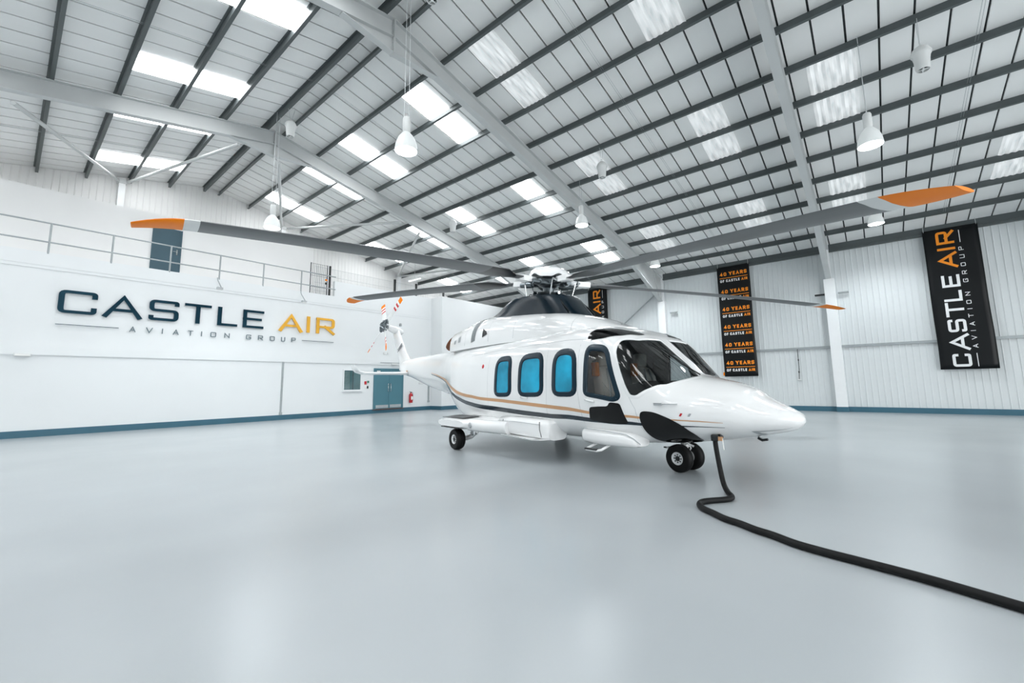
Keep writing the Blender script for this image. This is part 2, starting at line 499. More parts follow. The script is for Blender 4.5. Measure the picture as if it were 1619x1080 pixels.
bm = bm_(); box(bm, XL, 9.35, 21.0, 21.12, 5.32, 8.14); box(bm, 9.23, 9.35, 21.12, YB-.04, 5.32, 8.14)
tag(done('wall_upper', bm, 'white_gable'), 'white upper wall set back behind the railing', 'wall', kind='structure')
# fascia and ledge bands, cornice
bm = bm_(); box(bm, XL, XS-.02, YO-.035, YO, 5.20, ZPAR-.002)
tag(done('trim_1', bm, 'white_paint'), 'white fascia band along the top of the office wall', 'trim', kind='structure')
bm = bm_(); box(bm, XL, XS-.02, YO-.022, YO, 5.10, 5.20)
tag(done('trim_2', bm, 'white_paint'), 'thin white moulding under the fascia band', 'trim', kind='structure')
bm = bm_(); box(bm, XL, XS-.02, YO-.05, YO, 2.44, 2.72); box(bm, XL, XS-.02, YO-.02, YO, 2.72, 2.82)
tag(done('trim_3', bm, 'white_paint'), 'white boxed ledge band below the raised lettering', 'trim', kind='structure')
bm = bm_(); box(bm, XL, XS-.025, YO-.025, YO, 0, .205); box(bm, XS-.025, XS, YS2-.025, YO, 0, .205); box(bm, XS, XW-.08, YS2-.025, YS2, 0, .205)
tag(done('baseboard_back', bm, 'teal_base'), 'teal painted skirting along the foot of the white office wall', 'skirting', kind='structure')

# ---- portal frames
def i_beam(bm, top, bot, y, fwid=.2, t=.014, tf=.02):
    """I section in the plane Y=y between polyline top [(x,z)] and polyline bot [(x,z)]"""
    poly = [(x, y-t/2, z) for x, z in top]+[(x, y-t/2, z) for x, z in reversed(bot)]
    prism(bm, poly, (0, t, 0))
    for pl_, s in ((top, -1), (bot, 1)):
        for (xa, za), (xb, zb) in zip(pl_[:-1], pl_[1:]):
            d = Vector((xb-xa, 0, zb-za)).normalized(); nn = Vector((-d.z, 0, d.x))*tf*s
            if nn.z*s < 0: nn = -nn
            prism(bm, [(xa, y-fwid/2, za), (xb, y-fwid/2, zb), (xb+nn.x, y-fwid/2, zb+nn.z), (xa+nn.x, y-fwid/2, za+nn.z)], (0, fwid, 0))
FL = {15.8: 'grey steel portal frame nearest the gable wall, crossing high behind the rotor',
      8.5: 'grey steel portal frame whose apex plate shows at the top of the view',
      1.15: 'grey steel portal frame coming down between the two hanging banners',
      -6.15: 'grey steel portal frame overhead behind the viewpoint'}
for y in FRAMES:
    root = tag(empty('portal_frame', (XR, y, 0)), FL[y], 'steel frame', 'portal frames of the hangar')
    for sg in (1, -1):
        X = lambda x: sg*(x-XR)
        zt = lambda x: z_p(x)-.002
        bm = bm_()
        D = .50
        top = [(X(XR+.01), zt(XR)), (X(22.42), zt(22.42))]
        bot = [(X(XR+.01), zt(XR)-D), (X(17.4), zt(17.4)-D)]
        poly = [(X(XR+.01), zt(XR)-.01), (X(22.42), zt(22.42)-.01), (X(22.42), 5.65), (X(22.30), 5.65), (X(17.4), zt(17.4)-D+.01), (X(XR+.01), zt(XR)-D+.01)]
        prism(bm, [(a, -.008, b) for a, b in poly], (0, .016, 0))
        for pl_, s in (([(X(XR+.01), zt(XR)), (X(22.42), zt(22.42))], -1), ([(X(XR+.01), zt(XR)-D), (X(17.4), zt(17.4)-D), (X(22.30), 5.64)], 1)):
            for (xa, za), (xb, zb) in zip(pl_[:-1], pl_[1:]):
                prism(bm, [(xa, -.1, za), (xb, -.1, zb), (xb, -.1, zb+.022*s), (xa, -.1, za+.022*s)], (0, .2, 0))
        # stiffener at the haunch end
        prism(bm, [(X(21.35), -.07, zt(21.35)-.02), (X(21.37), -.07, zt(21.37)-.02), (X(22.0), -.07, 5.80), (X(21.98), -.07, 5.78)], (0, .14, 0))
        done('rafter', bm, 'steel_grey', root)
        bm = bm_()
        prism(bm, [(X(XR+.01), -.008, zt(XR)-D), (X(XR+1.35), -.008, zt(XR+1.35)-D), (X(XR+.01), -.008, zt(XR)-.93)], (0, .016, 0))
        prism(bm, [(X(XR+.01), -.09, zt(XR)-.93), (X(XR+1.35), -.09, zt(XR+1.35)-D-.012), (X(XR+1.35), -.09, zt(XR+1.35)-D), (X(XR+.01), -.09, zt(XR)-.91)], (0, .18, 0))
        done('apex_haunch', bm, 'steel_grey', root)
        bm = bm_(); a, b = sorted((X(22.30), X(22.60)))
        box(bm, a, b, -.19, .19, 0, 5.64, 0, .008)
        done('column_casing', bm, 'column_white', root)
        bm = bm_(); a, b = sorted((X(22.42), X(22.55)))
        box(bm, a, b, -.1, .1, 5.64, 7.2)
        done('column_head', bm, 'column_white', root)
        bm = bm_(); a, b = sorted((X(22.285), X(22.60)))
        box(bm, a, b, -.2, .2, 0, .205, 0, .004)
        done('column_skirting', bm, 'teal_base', root)
    bm = bm_(); box(bm, -.022, -.002, -.1, .1, ZP-.94, ZP-.0); box(bm, .002, .022, -.1, .1, ZP-.94, ZP-.0)
    for zz in (.18, .42, .66, .84):
        for yy in (-.06, .06): cyl(bm, (-.04, yy, ZP-zz), (.04, yy, ZP-zz), .014, n=6)
    done('apex_plate', bm, 'steel_grey', root)

# gable posts and wind braces
GP = [(2.42, 9.68, 'leftmost'), (8.60, 9.45, 'middle'), (15.63, 8.25, 'right')]
gl = ['white steel gable post left of the upper teal door', 'white steel gable post behind the pendant lamp near the gable', 'white steel gable post above the tail rotor, beside the tube light']
for (x, z, n_), lb in zip(GP, gl):
    r = tag(empty('gable_post', (x, 22.86, 5.3)), lb, 'post', 'gable posts')
    bm = bm_(); box(bm, -.10, .10, -.10, .10, 0, z-5.3)
    done('post', bm, 'column_white', r)
    bm = bm_(); box(bm, -.14, .14, -.13, .13, z-5.3-.02, z-5.3+.17, 0, .02)
    done('head_bracket', bm, 'steel_grey', r)
BR = [((2.27, 22.70, 9.74), (-.43, 15.92, 8.50), 'grey tubular brace from the left gable post up to the frame at the far left'),
      ((2.57, 22.70, 9.74), (4.44, 15.92, 9.58), 'grey tubular brace crossing the left roof light towards the apex'),
      ((8.45, 22.70, 9.52), (5.72, 15.92, 9.44), 'grey tubular brace hanging steeply below the far apex'),
      ((8.75, 22.70, 9.52), (10.9, 15.92, 8.70), 'level grey tubular brace above the left rotor blade'),
      ((15.48, 22.70, 8.32), (11.95, 15.92, 8.48), 'short steep grey brace rising behind the left rotor blade'),
      ((15.78, 22.70, 8.32), (15.93, 15.92, 7.68), 'level grey brace right of the tube light')]
for a, b, lb in BR:
    bm = bm_(); cyl(bm, a, b, .055, n=12)
    tag(done('wind_brace', bm, 'steel_grey', None, True, 40), lb, 'brace', 'wind braces at the gable')
for (y, lb) in ((10.9, 'thin diagonal wall brace left of the far wall column'),):
    bm = bm_(); cyl(bm, (XW-.1, 8.75, 6.2), (XW-.1, 12.9, 3.1), .035, n=10)
    tag(done('wall_brace', bm, 'galv', None, True, 40), lb, 'brace')

# ---- doors and window of the office block
def door_leaf(bm, x0, x1, y, z0, z1): box(bm, x0, x1, y-.03, y, z0, z1)
# upper door
r = tag(empty('door_1', (3.68, 21.0, 5.32)), 'single dark teal door in the upper wall behind the railing', 'door', kind='structure')
bm = bm_(); box(bm, -.40, .40, -.045, -.01, .02, 2.28); done('door_leaf', bm, 'teal_dark', r)
bm = bm_()
for a in ((-.46, -.40, 0, 2.28), (.40, .46, 0, 2.28), (-.46, .46, 2.28, 2.34)): box(bm, a[0], a[1], -.06, -.002, a[2], a[3])
done('door_frame', bm, 'teal_dark', r)
bm = bm_(); box(bm, .30, .345, -.06, -.045, 1.32, 1.54); cyl(bm, (.32, -.09, 1.44), (.19, -.09, 1.44), .012, n=8); cyl(bm, (.32, -.05, 1.44), (.32, -.095, 1.44), .012, n=8)
done('door_handle', bm, 'chrome', r)
# double door
r = tag(empty('door_2', (12.815, YO, 0)), 'teal double door with pull handles in the office wall', 'door', kind='structure')
bm = bm_()
for a in ((-.87, -.80, .19, 2.17), (.80, .87, .19, 2.17), (-.87, .87, 2.17, 2.25)): box(bm, a[0], a[1], -.07, .0, a[2], a[3])
done('door_frame', bm, 'teal_door', r)
for sg in (-1, 1):
    x0, x1 = (-.80, -.006) if sg < 0 else (.006, .80)
    bm = bm_(); box(bm, x0, x1, -.055, -.01, .22, 2.17)
    lf = done('door_leaf', bm, 'teal_door', r)
    bm = bm_(); hx = sg*.075
    tube(bm, [(hx, -.055, 1.06), (hx, -.11, 1.08), (hx, -.12, 1.12), (hx, -.12, 1.42), (hx, -.11, 1.46), (hx, -.055, 1.48)], .014, 8)
    done('pull_handle', bm, 'chrome', lf, True)
    bm = bm_(); box(bm, x0+.06, x1-.06 if sg > 0 else x1-.02, -.06, -.055, .25, .40)
    done('kick_plate', bm, 'alu', lf)
bm = bm_(); box(bm, -.90, .90, -.09, -.02, .165, .19); done('threshold', bm, 'rust', r)
bm = bm_(); box(bm, -.72, -.52, -.06, -.055, 2.08, 2.13); done('door_sign', bm, 'paper', r)
# window
r = tag(empty('window_1', (10.80, YO, 1.2)), 'small office window with white frame beside the double door', 'window', kind='structure')
bm = bm_(); box(bm, -.42, .42, -.006, -.002, 0, .92); done('room_view', bm, 'room_teal', r)
bm = bm_(); box(bm, -.42, .42, -.02, -.016, 0, .92); done('pane', bm, 'pane_glass', r)
bm = bm_()
for a in ((-.48, -.42, 0, .92), (.42, .48, 0, .92), (-.48, .48, .92, .97), (-.48, .48, -.05, 0)): box(bm, a[0], a[1], -.04, 0, a[2], a[3])
done('window_frame', bm, 'white_paint', r)
bm = bm_(); box(bm, -.52, .52, -.09, 0, -.09, -.05); done('window_sill', bm, 'white_paint', r)
bm = bm_(); box(bm, -.40, -.12, -.014, -.008, .04, .88); done('blind', bm, 'paper', r)
bm = bm_(); box(bm, .02, .06, -.014, -.008, .0, .92); done('mullion', bm, 'teal_dark', r)

# ================================================================== THINGS ON THE OFFICE BLOCK
# ---- raised lettering
sg_ = tag(empty('wall_sign', (5.35, YO-.03, 3.3)), 'large raised CASTLE AIR lettering with AVIATION GROUP beneath on the office wall', 'sign')
fs_ = lambda x, y, h: (x-5.35, -h, y-3.3)
Z0, Z1 = 3.78, 4.51
for ch, a, b, m in (('C', .90, 1.78, 0), ('A', 1.93, 2.90, 0), ('S', 3.08, 3.92, 0), ('T', 4.08, 4.91, 0), ('L', 5.12, 5.80, 0), ('E', 5.99, 6.75, 0), ('A', 7.36, 8.33, 1), ('I', 8.49, 8.67, 1), ('R', 8.94, 9.80, 1)):
    dz = .0 if ch not in 'S' else .0
    letter('letter', ch, a, b, Z0, Z1, .068 if ch != 'A' else .075, .047, fs_, .05, 'sign_gold' if m else 'sign_navy', sg_, .17)
for ch, a, b in (('A', 2.623, 2.782), ('V', 3.054, 3.232), ('I', 3.49, 3.514), ('A', 3.806, 3.966), ('T', 4.241, 4.395), ('I', 4.645, 4.67), ('O', 4.941, 5.12), ('N', 5.398, 5.569), ('G', 6.149, 6.325), ('R', 6.586, 6.761), ('O', 7.032, 7.214), ('U', 7.478, 7.631), ('P', 7.896, 8.071)):
    letter('small_letter', ch, a, b, 3.315, 3.50, .011, .011, fs_, .03, 'sign_thin', sg_)
for a, b in ((.90, 2.35), (8.34, 9.78)):
    bm = bm_(); box(bm, a-5.35, b-5.35, -.03, 0, 3.408-3.3, 3.424-3.3); done('sign_rule', bm, 'sign_navy', sg_)

# ---- railing
r = tag(empty('safety_railing', (4.6, YO-.02, 5.5)), 'grey tubular two-rail safety railing along the office block edge', 'railing')
for z, nm in ((6.56, 'top_rail'), (5.955, 'mid_rail')):
    bm = bm_(); cyl(bm, (XL-4.6, 0, z-5.5), (9.78-4.6, 0, z-5.5), .024, n=10); done(nm, bm, 'galv', r, True, 40)
for x in (-10.4, -8.85, -7.3, -5.7, -4.15, -2.55, -1.0, .57, 2.0, 3.55, 5.09, 6.65, 8.2):
    bm = bm_(); cyl(bm, (x-4.6, 0, .08), (x-4.6, 0, 1.06), .026, n=10); done('rail_post', bm, 'galv', r, True, 40)

# ---- mesh gate and mesh fence on the mezzanine
def mesh_panel(bm, x0, x1, z0, z1, dx, dz, r_, y=0):
    n = max(1, round((x1-x0)/dx))
    for i in range(n+1):
        x = x0+(x1-x0)*i/n; box(bm, x-r_, x+r_, y-r_, y+r_, z0, z1)
    for z in dz: box(bm, x0, x1, y-r_*1.6, y+r_*1.6, z-r_, z+r_)
gx0, gx1 = 8.66, 9.60
YG = 19.62
r = tag(empty('mesh_gate', (gx0, YG, 5.35)), 'dark wire mesh gate with lock at the end of the railing', 'gate')
bm = bm_(); mesh_panel(bm, .02, .78, .1, 1.72, .085, (.1, .62, 1.15, 1.72), .004); done('mesh_infill', bm, 'mesh_dark', r)['kind'] = 'stuff'
bm = bm_()
for a in ((0, .025, .08, 1.74), (.775, .80, .08, 1.74)): box(bm, a[0], a[1], -.02, .02, a[2], a[3])
done('gate_frame', bm, 'mesh_dark', r)
bm = bm_(); box(bm, .88, .95, -.04, .04, -.03, 1.74); done('gate_post', bm, 'black_satin', r)
bm = bm_(); box(bm, .68, .78, -.05, -.03, .98, 1.06); done('gate_lock', bm, 'orange', r)
bm = bm_(); box(bm, .68, .76, -.05, -.03, .80, .90); done('gate_notice', bm, 'black_satin', r)
r = tag(empty('mesh_fence', (9.75, 21.6, 5.32)), 'fine pale wire mesh fence running from the gate behind the raised parapet', 'fence')
bm = bm_(); mesh_panel(bm, 0, 4.6, .1, 2.2, .075, (.1, .52, .94, 1.36, 1.78, 2.2), .0035); done('mesh_infill', bm, 'galv', r)['kind'] = 'stuff'
for x in (4.75, 6.3, 8.5):
    bm = bm_(); box(bm, x-.05, x+.05, -.05, .05, 0, 2.35); done('fence_post', bm, 'black_satin', r)
bm = bm_(); mesh_panel(bm, 4.8, 8.5, .1, 2.2, .09, (.1, .52, .94, 1.36, 1.78, 2.2), .0035); done('mesh_infill', bm, 'galv', r)['kind'] = 'stuff'

# ---- small fittings on the office wall
def flood(name, loc, rz, lb, grp=None, s=1.0):
    r = tag(empty(name, loc, rz), lb, 'floodlight', grp)
    bm = bm_(); cyl(bm, (0, -.02, .42*s), (0, -.10, .30*s), .018, n=8); cyl(bm, (0, -.10, .30*s), (.06, -.42*s, -.06), .018, n=8); done('arm', bm, 'galv', r)
    bm = bm_(); box(bm, -.10, .10, -.46*s, -.34*s, -.10, -.02, 0, .01); done('lamp_head', bm, 'alu', r)
    bm = bm_(); box(bm, -.08, .08, -.455*s, -.345*s, -.112, -.10); done('lens', bm, 'paper', r)
flood('arm_floodlight', (5.02, YO-.05, 5.22), 0, 'small arm floodlight below the railing above the letter T', 'arm floodlights on the office block')
flood('arm_floodlight', (8.18, YO-.05, 5.15), 0, 'small arm floodlight below the railing above the yellow letters', 'arm floodlights on the office block')
r = tag(empty('emergency_light', (.32, YO-.05, 2.38)), 'small white emergency bulkhead light below the ledge at far left', 'light')
bm = bm_(); box(bm, -.17, .17, -.06, 0, 0, .10, 0, .012); done('housing', bm, 'plastic_white', r)
bm = bm_(); box(bm, -.14, .14, -.075, -.06, .015, .07, 0, .004); done('diffuser', bm, 'paper', r)
def conduit(loc, z0, z1, lb, wd=.05):
    r = tag(empty('conduit', loc), lb, 'conduit')
    bm = bm_(); box(bm, -wd, wd, -.035, 0, z0, z1); done('trunking', bm, 'galv', r)
    bm = bm_(); box(bm, -wd-.02, wd+.02, -.05, 0, z0-.11, z0, 0, .006); done('end_box', bm, 'galv', r)
conduit((7.62, YO-.0, 0), .32, 2.43, 'vertical grey trunking on the white wall below the letter A', .035)
conduit((15.40, YO-.0, 0), .52, 1.9, 'vertical grey trunking beside the wall corner right of the fire extinguisher', .045)
r = tag(empty('door_light', (12.9, YO, 2.50)), 'slim strip light over the teal double door', 'light')
bm = bm_(); box(bm, -.62, .62, -.07, 0, .03, .06); done('batten', bm, 'galv', r)
bm = bm_(); box(bm, .02, .34, -.11, 0, -.06, .03, 0, .01); done('housing', bm, 'plastic_white', r)
# notices beside the double door
r = tag(empty('notice_board', (11.55, YO, 1.42)), 'small red and green safety notices left of the double door', 'notice')
for nm, a, m in (('red_notice', (-.10, .02, .02, .18), 'red'), ('white_notice', (-.10, .02, -.14, .0), 'paper'), ('green_notice', (.05, .15, .10, .2), 'green_sign'), ('switch_box', (.04, .12, -.18, -.05), 'black_satin')):
    bm = bm_(); box(bm, a[0], a[1], -.012, 0, a[2], a[3]); done(nm, bm, m, r)
r = tag(empty('exit_sign', (14.88, YO, 1.42)), 'faint grey plate on the wall above the fire extinguisher', 'sign')
bm = bm_(); box(bm, -.14, .14, -.012, 0, 0, .10); done('plate', bm, 'alu', r)
bm = bm_(); box(bm, -.12, .12, -.014, -.012, .01, .09); done('print', bm, 'plastic_white', r)
# wall socket unit above door between ledges
r = tag(empty('wall_box', (12.6, YO, 2.98)), 'two small white boxes on the wall below the tail rotor', 'box')
bm = bm_(); box(bm, -.14, .0, -.04, 0, 0, .12, 0, .008); done('housing', bm, 'plastic_white', r)
bm = bm_(); box(bm, .10, .18, -.04, 0, .02, .12, 0, .008); done('housing', bm, 'plastic_white', r)
# extinguisher
r = tag(empty('fire_extinguisher', (14.15, YO-.11, .44)), 'red fire extinguisher hung on the white wall', 'extinguisher')
bm = bm_(); lathe(bm, [(0, 0), (.085, 0), (.095, .02), (.095, .40), (.08, .46), (.035, .50), (.03, .53), (0, .53)], n=18); done('cylinder', bm, 'red', r, True, 40)
bm = bm_(); box(bm, -.06, .06, -.101, -.088, .16, .34); done('label_plate', bm, 'paper', r)
bm = bm_(); box(bm, -.03, .03, -.02, .02, .53, .58); tube(bm, [(-.02, 0, .56), (-.09, -.01, .60)], .012, 6); tube(bm, [(.02, 0, .56), (.08, -.02, .54), (.11, -.02, .40), (.11, -.02, .12)], .014, 7)
done('valve', bm, 'black_satin', r)

# ================================================================== RIGHT WALL THINGS
def wave(y, z, ph): return .012*math.sin(2.1*y+.9*z+ph)+.008*math.sin(3.7*z+1.3*y+ph*2)
def banner(y0, y1, z0, z1, ph, name, lb):
    """y0 is the viewer's left (larger Y)"""
    r = tag(empty(name, (XW-.16, (y0+y1)/2, z1)), lb, 'banner', 'hanging banners')
    yc = (y0+y1)/2
    bm = bm_(); ny, nz = 10, 30
    G = {}
    for k in (0, 1):
        for i in range(ny+1):
            for j in range(nz+1):
                y = y0+(y1-y0)*i/ny; z = z0+(z1-z0)*j/nz
                yy = y+.012*math.sin(z*1.7+ph)*(1-j/nz)*2*abs(i/ny-.5)
                G[k, i, j] = bm.verts.new((-.05-wave(y, z, ph)*(1.6-j/nz)+.004*k, yy-yc, z-z1))
    for k in (0, 1):
        for i in range(ny):
            for j in range(nz):
                bm.faces.new((G[k,i,j], G[k,i+1,j], G[k,i+1,j+1], G[k,i,j+1]))
    bl = [(i, 0) for i in range(ny)]+[(ny, j) for j in range(nz)]+[(i, nz) for i in range(ny, 0, -1)]+[(0, j) for j in range(nz, 0, -1)]
    for a, b in zip(bl, bl[1:]+bl[:1]): bm.faces.new((G[0,a[0],a[1]], G[0,b[0],b[1]], G[1,b[0],b[1]], G[1,a[0],a[1]]))
    done('cloth', bm, 'banner_black', r, True)
    for y in (y0-.04, y1+.04):
        bm = bm_(); cyl(bm, (-.055, y-yc, -.04), (-.02, y-yc, .22), .008, n=6); done('hook', bm, 'wire', r)
    # f maps banner coordinates (y, z, h) to local
    fl = lambda y, z, h: (-.05-wave(y, z, ph)*(1.6-(z-z0)/(z1-z0))-h-.003, y-yc, z-z1)
    return r, fl
def vbanner(y0, y1, ph, lb):
    r, fl = banner(y0, y1, 1.64, 6.98, ph, 'company_banner', lb)
    yb = y0-.84           # letter base line; letters stand towards +Y
    f = lambda x, y, h: fl(yb+y, x, h)
    for ch, a, b, m in (('C', 1.73, 2.20, 0), ('A', 2.34, 2.93, 0), ('S', 3.01, 3.48, 0), ('T', 3.58, 4.12, 0), ('L', 4.16, 4.56, 0), ('E', 4.70, 5.16, 0), ('A', 5.44, 6.03, 1), ('I', 6.10, 6.24, 1), ('R', 6.36, 6.86, 1)):
        letter('letter', ch, a, b, 0, .49, .045, .042, f, .002, 'banner_orange' if m else 'banner_white', r)
    yb2 = y0-1.05
    f2 = lambda x, y, h: fl(yb2+y, x, h)
    x = 2.40
    for ch in 'AVIATION GROUP':
        if ch == ' ': x += .20; continue
        wd = .03 if ch == 'I' else .135
        letter('small_letter', ch, x, x+wd, 0, .13, .010, .010, f2, .002, 'banner_white', r)
        x += wd+.17
    for a, b in ((1.74, 2.20), (6.37, 6.82)):
        bm = bm_(); stroke_bm(bm, [(a, .06), (b, .06)], .010, .010, f2, .002); done('rule', bm, 'banner_white', r)
vbanner(-1.925, -3.42, .4, 'black hanging banner lettered CASTLE AIR upwards, at the right of the wall')
vbanner(13.03, 11.75, 2.1, 'black hanging banner half hidden behind the rotor mast, only AIR legible')
r, fl = banner(5.61, 4.16, 1.55, 6.96, 1.3, 'anniversary_banner', 'black hanging banner repeating 40 YEARS OF CASTLE AIR six times')
def word(txt, xa, xb, z, hgt, t, m, widths=None, gap=.32, space=.85):
    """text from viewer's left xa (larger Y) to xb, base line z"""
    def cw(c): return {'I': .30, ' ': space, 'L': .72, 'E': .75, 'T': .82, 'F': .72, 'A': 1.05, 'Y': 1.0, 'O': 1.05, '0': .95, '4': .95}.get(c, .92)
    tot = sum(cw(c) for c in txt)+gap*sum(1 for a, b in zip(txt[:-1], txt[1:]) if a != ' ' and b != ' ')
    k = (xa-xb)/tot; x = 0
    for i, c in enumerate(txt):
        if c != ' ':
            w_ = cw(c)*k
            f = lambda px, py, h: fl(xa-px, z+py, h)
            rd = .45 if c in 'O0CSUG' else .2
            mm = m(i) if callable(m) else m
            letter('letter', c, x, x+w_, 0, hgt, t, t, f, .002, mm, r, rd)
        x += cw(c)*k
        if i+1 < len(txt) and c != ' ' and txt[i+1] != ' ': x += gap*k
for k in range(6):
    zb = 6.50-.877*k
    word('40 YEARS', 5.48, 4.28, zb, .175, .021, 'banner_orange')
    bm = bm_(); stroke_bm(bm, [(5.49-1.22*i/24, zb-.115) for i in range(25)], .014, .014, lambda y, z, h: fl(y, z, h), .002); done('rule', bm, 'banner_orange', r)
    word('OF CASTLE AIR', 5.49, 4.27, zb-.32, .125, .0155, lambda i: 'banner_orange' if i > 9 else 'banner_white')
bm = bm_(); box(bm, -.05, -.045, .70, .78, -5.36, -5.2); done('corner_tag', bm, 'orange', r)

# hanging cord and small column floodlights
r = tag(empty('hanging_cord', (XW-.08, 2.55, 2.70)), 'dark cord hanging from the wall rail beside the white column', 'cord')
bm = bm_(); tube(bm, [(0, 0, 0), (-.01, 0, -.4), (-.012, .005, -.9), (-.01, .03, -1.33)], .014, 7); done('cable', bm, 'black_satin', r)
bm = bm_(); box(bm, -.03, .02, -.02, .02, -.52, -.44); box(bm, -.03, .02, -.01, .04, -1.05, -.97); done('clip', bm, 'black_satin', r)
bm = bm_(); lathe(bm, [(0, .04), (.03, .03), (.09, 0), (.085, -.01), (0, -.012)], (0, .03, -1.36)); done('end_plate', bm, 'plastic_white', r, True, 40)
for y, lb, m in ((1.52, 'dark stub light left of the white column between the banners', 'black_satin'), (.70, 'pale stub light right of the white column between the banners', 'galv'), (7.9, 'pale stub light right of the far white column', 'galv')):
    r = tag(empty('column_light', (XW-.22, y, 4.95)), lb, 'light', 'stub lights beside columns')
    bm = bm_(); cyl(bm, (.1, 0, .05), (.2, 0, .05), .02, n=8); done('stem', bm, m, r)
    bm = bm_(); box(bm, -.04, .1, -.18, .18, 0, .07, 0, .01); done('housing', bm, m, r)

# ================================================================== LAMPS AND FANS
def make_lamp():
    r = empty('pendant_lamp')
    bm = bm_(); lathe(bm, [(0, .78), (.07, .78), (.085, .74), (.085, .46), (.06, .42), (0, .42)], n=18); done('gear_housing', bm, 'plastic_white', r, True, 40)
    bm = bm_(); lathe(bm, [(.06, .44), (.10, .40), (.175, .30), (.225, .16), (.245, 0), (.235, 0), (.215, .155), (.165, .285), (.09, .385), (.05, .42)], n=28); done('reflector', bm, 'acrylic', r, True, 60)
    bm = bm_(); lathe(bm, [(0, .02), (.22, .015), (.233, .005), (0, -.03)], n=28); done('diffuser', bm, 'lamp_glow', r, True, 60)
    bm = bm_(); tube(bm, [(-.07, 0, .76), (-.07, 0, .86), (0, 0, .90), (.07, 0, .86), (.07, 0, .76)], .01, 6); done('hanger', bm, 'wire', r)
    return r
lp = make_lamp()
LAMPS = [(5.17, 7.39, 6.42, 'glowing pendant lamp hung before the middle portal frame above the helicopter tail'),
         (12.14, -.41, 6.62, 'glowing pendant lamp at the upper right above the orange blade tip'),
         (13.43, 7.97, 7.25, 'glowing pendant lamp beside the lower end of the middle rafter'),
         (19.9, 7.77, 6.97, 'far pendant lamp glaring just above the rotor blade by the eaves'),
         (19.9, -.55, 6.97, 'pendant lamp just below the raised rotor blade, between the banners'),
         (5.17, 14.64, 6.52, 'glowing pendant lamp near the gable above the railing')]
for i, (x, y, z, lb) in enumerate(LAMPS):
    o = lp if i == 0 else copy_tree(lp)
    o.location = (x, y, z-.02); tag(o, lb, 'lamp', 'pendant high-bay lamps')
    bm = bm_(); zt_ = z_p(x)+.05-z
    for d in (-.06, .06): cyl(bm, (d, 0, .86), (d*.8, 0, zt_), .006, n=6)
    done('suspension_wire', bm, 'wire', o)
    ld = bpy.data.lights.new('lamp_bulb', 'SPOT'); ld.energy = LAMP_W; ld.color = (.93, .98, 1.0); ld.spot_size = math.radians(150); ld.spot_blend = .6; ld.shadow_soft_size = .22
    lo = bpy.data.objects.new('lamp_bulb', ld); COL.objects.link(lo); lo.parent = o; lo.location = (0, 0, -.06)
def make_fan():
    r = empty('ceiling_fan')
    bm = bm_(); lathe(bm, [(.05, .66), (.14, .66), (.19, .62), (.235, .52), (.235, .44), (.21, .40), (.19, .30), (.175, .10), (.16, .0), (.145, 0), (.15, .1), (.05, .14)], n=26); done('housing', bm, 'plastic_white', r, True, 50)
    bm = bm_(); lathe(bm, [(.243, .505), (.25, .50), (.25, .46), (.243, .455), (.23, .46), (.23, .50)], n=26); done('collar', bm, 'plastic_white', r, True, 50)
    bm = bm_()
    for k in range(2): 
        a = k*PI/2; box(bm, -.145, .145, -.012, .012, .005, .03) if k == 0 else box(bm, -.012, .012, -.145, .145, .005, .03)
    lathe(bm, [(0, .04), (.045, .04), (.045, .0), (0, -.005)], n=14); done('outlet_grille', bm, 'plastic_white', r)
    bm = bm_(); lathe(bm, [(0, .12), (.14, .12), (.14, .10), (0, .10)], n=20); done('impeller_disc', bm, 'charcoal', r)
    bm = bm_(); tube(bm, [(-.12, 0, .64), (-.10, 0, .74), (0, 0, .80), (.10, 0, .74), (.12, 0, .64)], .01, 6); done('bracket', bm, 'plastic_white', r)
    return r
fn = make_fan()
FANS = [(5.30, 13.95, 9.35, 'white canister fan hanging beside the far apex'),
        (5.17, 6.56, 9.42, 'white canister fan cut by the top edge near the ridge'),
        (12.14, 6.36, 8.0, 'white canister fan below the mottled roof light right of the middle rafter'),
        (12.14, -1.42, 7.85, 'white canister fan at the upper right corner of the roof'),
        (12.14, 13.76, 7.95, 'small white canister fan far off right of the furthest rafter')]
for i, (x, y, z, lb) in enumerate(FANS):
    o = fn if i == 0 else copy_tree(fn)
    o.location = (x, y, z+.1); o.scale = (.72, .72, .8); tag(o, lb, 'fan', 'canister fans under the roof')
    bm = bm_(); zt_ = (z_p(x)+.03-z-.1)/.8
    if zt_ > .85:
        for d in (-.05, .05): cyl(bm, (d, 0, .79), (d*3, 0, zt_), .007, n=6)
    else: cyl(bm, (0, 0, .79), (0, 0, max(zt_, .86)), .007, n=6)
    done('chain', bm, 'wire', o)
# tube light on a drop rod
r = tag(empty('tube_light', (15.2, 20.6, 7.62)), 'white tube light on a drop rod above the tail rotor', 'light')
bm = bm_(); box(bm, -.06, .06, -.6, .6, 0, .05, 0, .01); done('batten', bm, 'plastic_white', r)
bm = bm_(); cyl(bm, (0, -.58, -.02), (0, .58, -.02), .022, n=10); done('tube', bm, 'tube_glow', r, True, 40)
bm = bm_(); cyl(bm, (0, 0, .05), (0, 0, 1.0), .012, n=8); done('drop_rod', bm, 'wire', r)

# ================================================================== HELICOPTER
TH = math.radians(-12.97)
FA = math.atan2(-math.cos(TH), math.sin(TH))
heli = tag(empty('helicopter', (6.7268, 2.329, 0), FA), 'white twin-engine helicopter with navy and copper stripes parked on the hangar floor', 'helicopter')
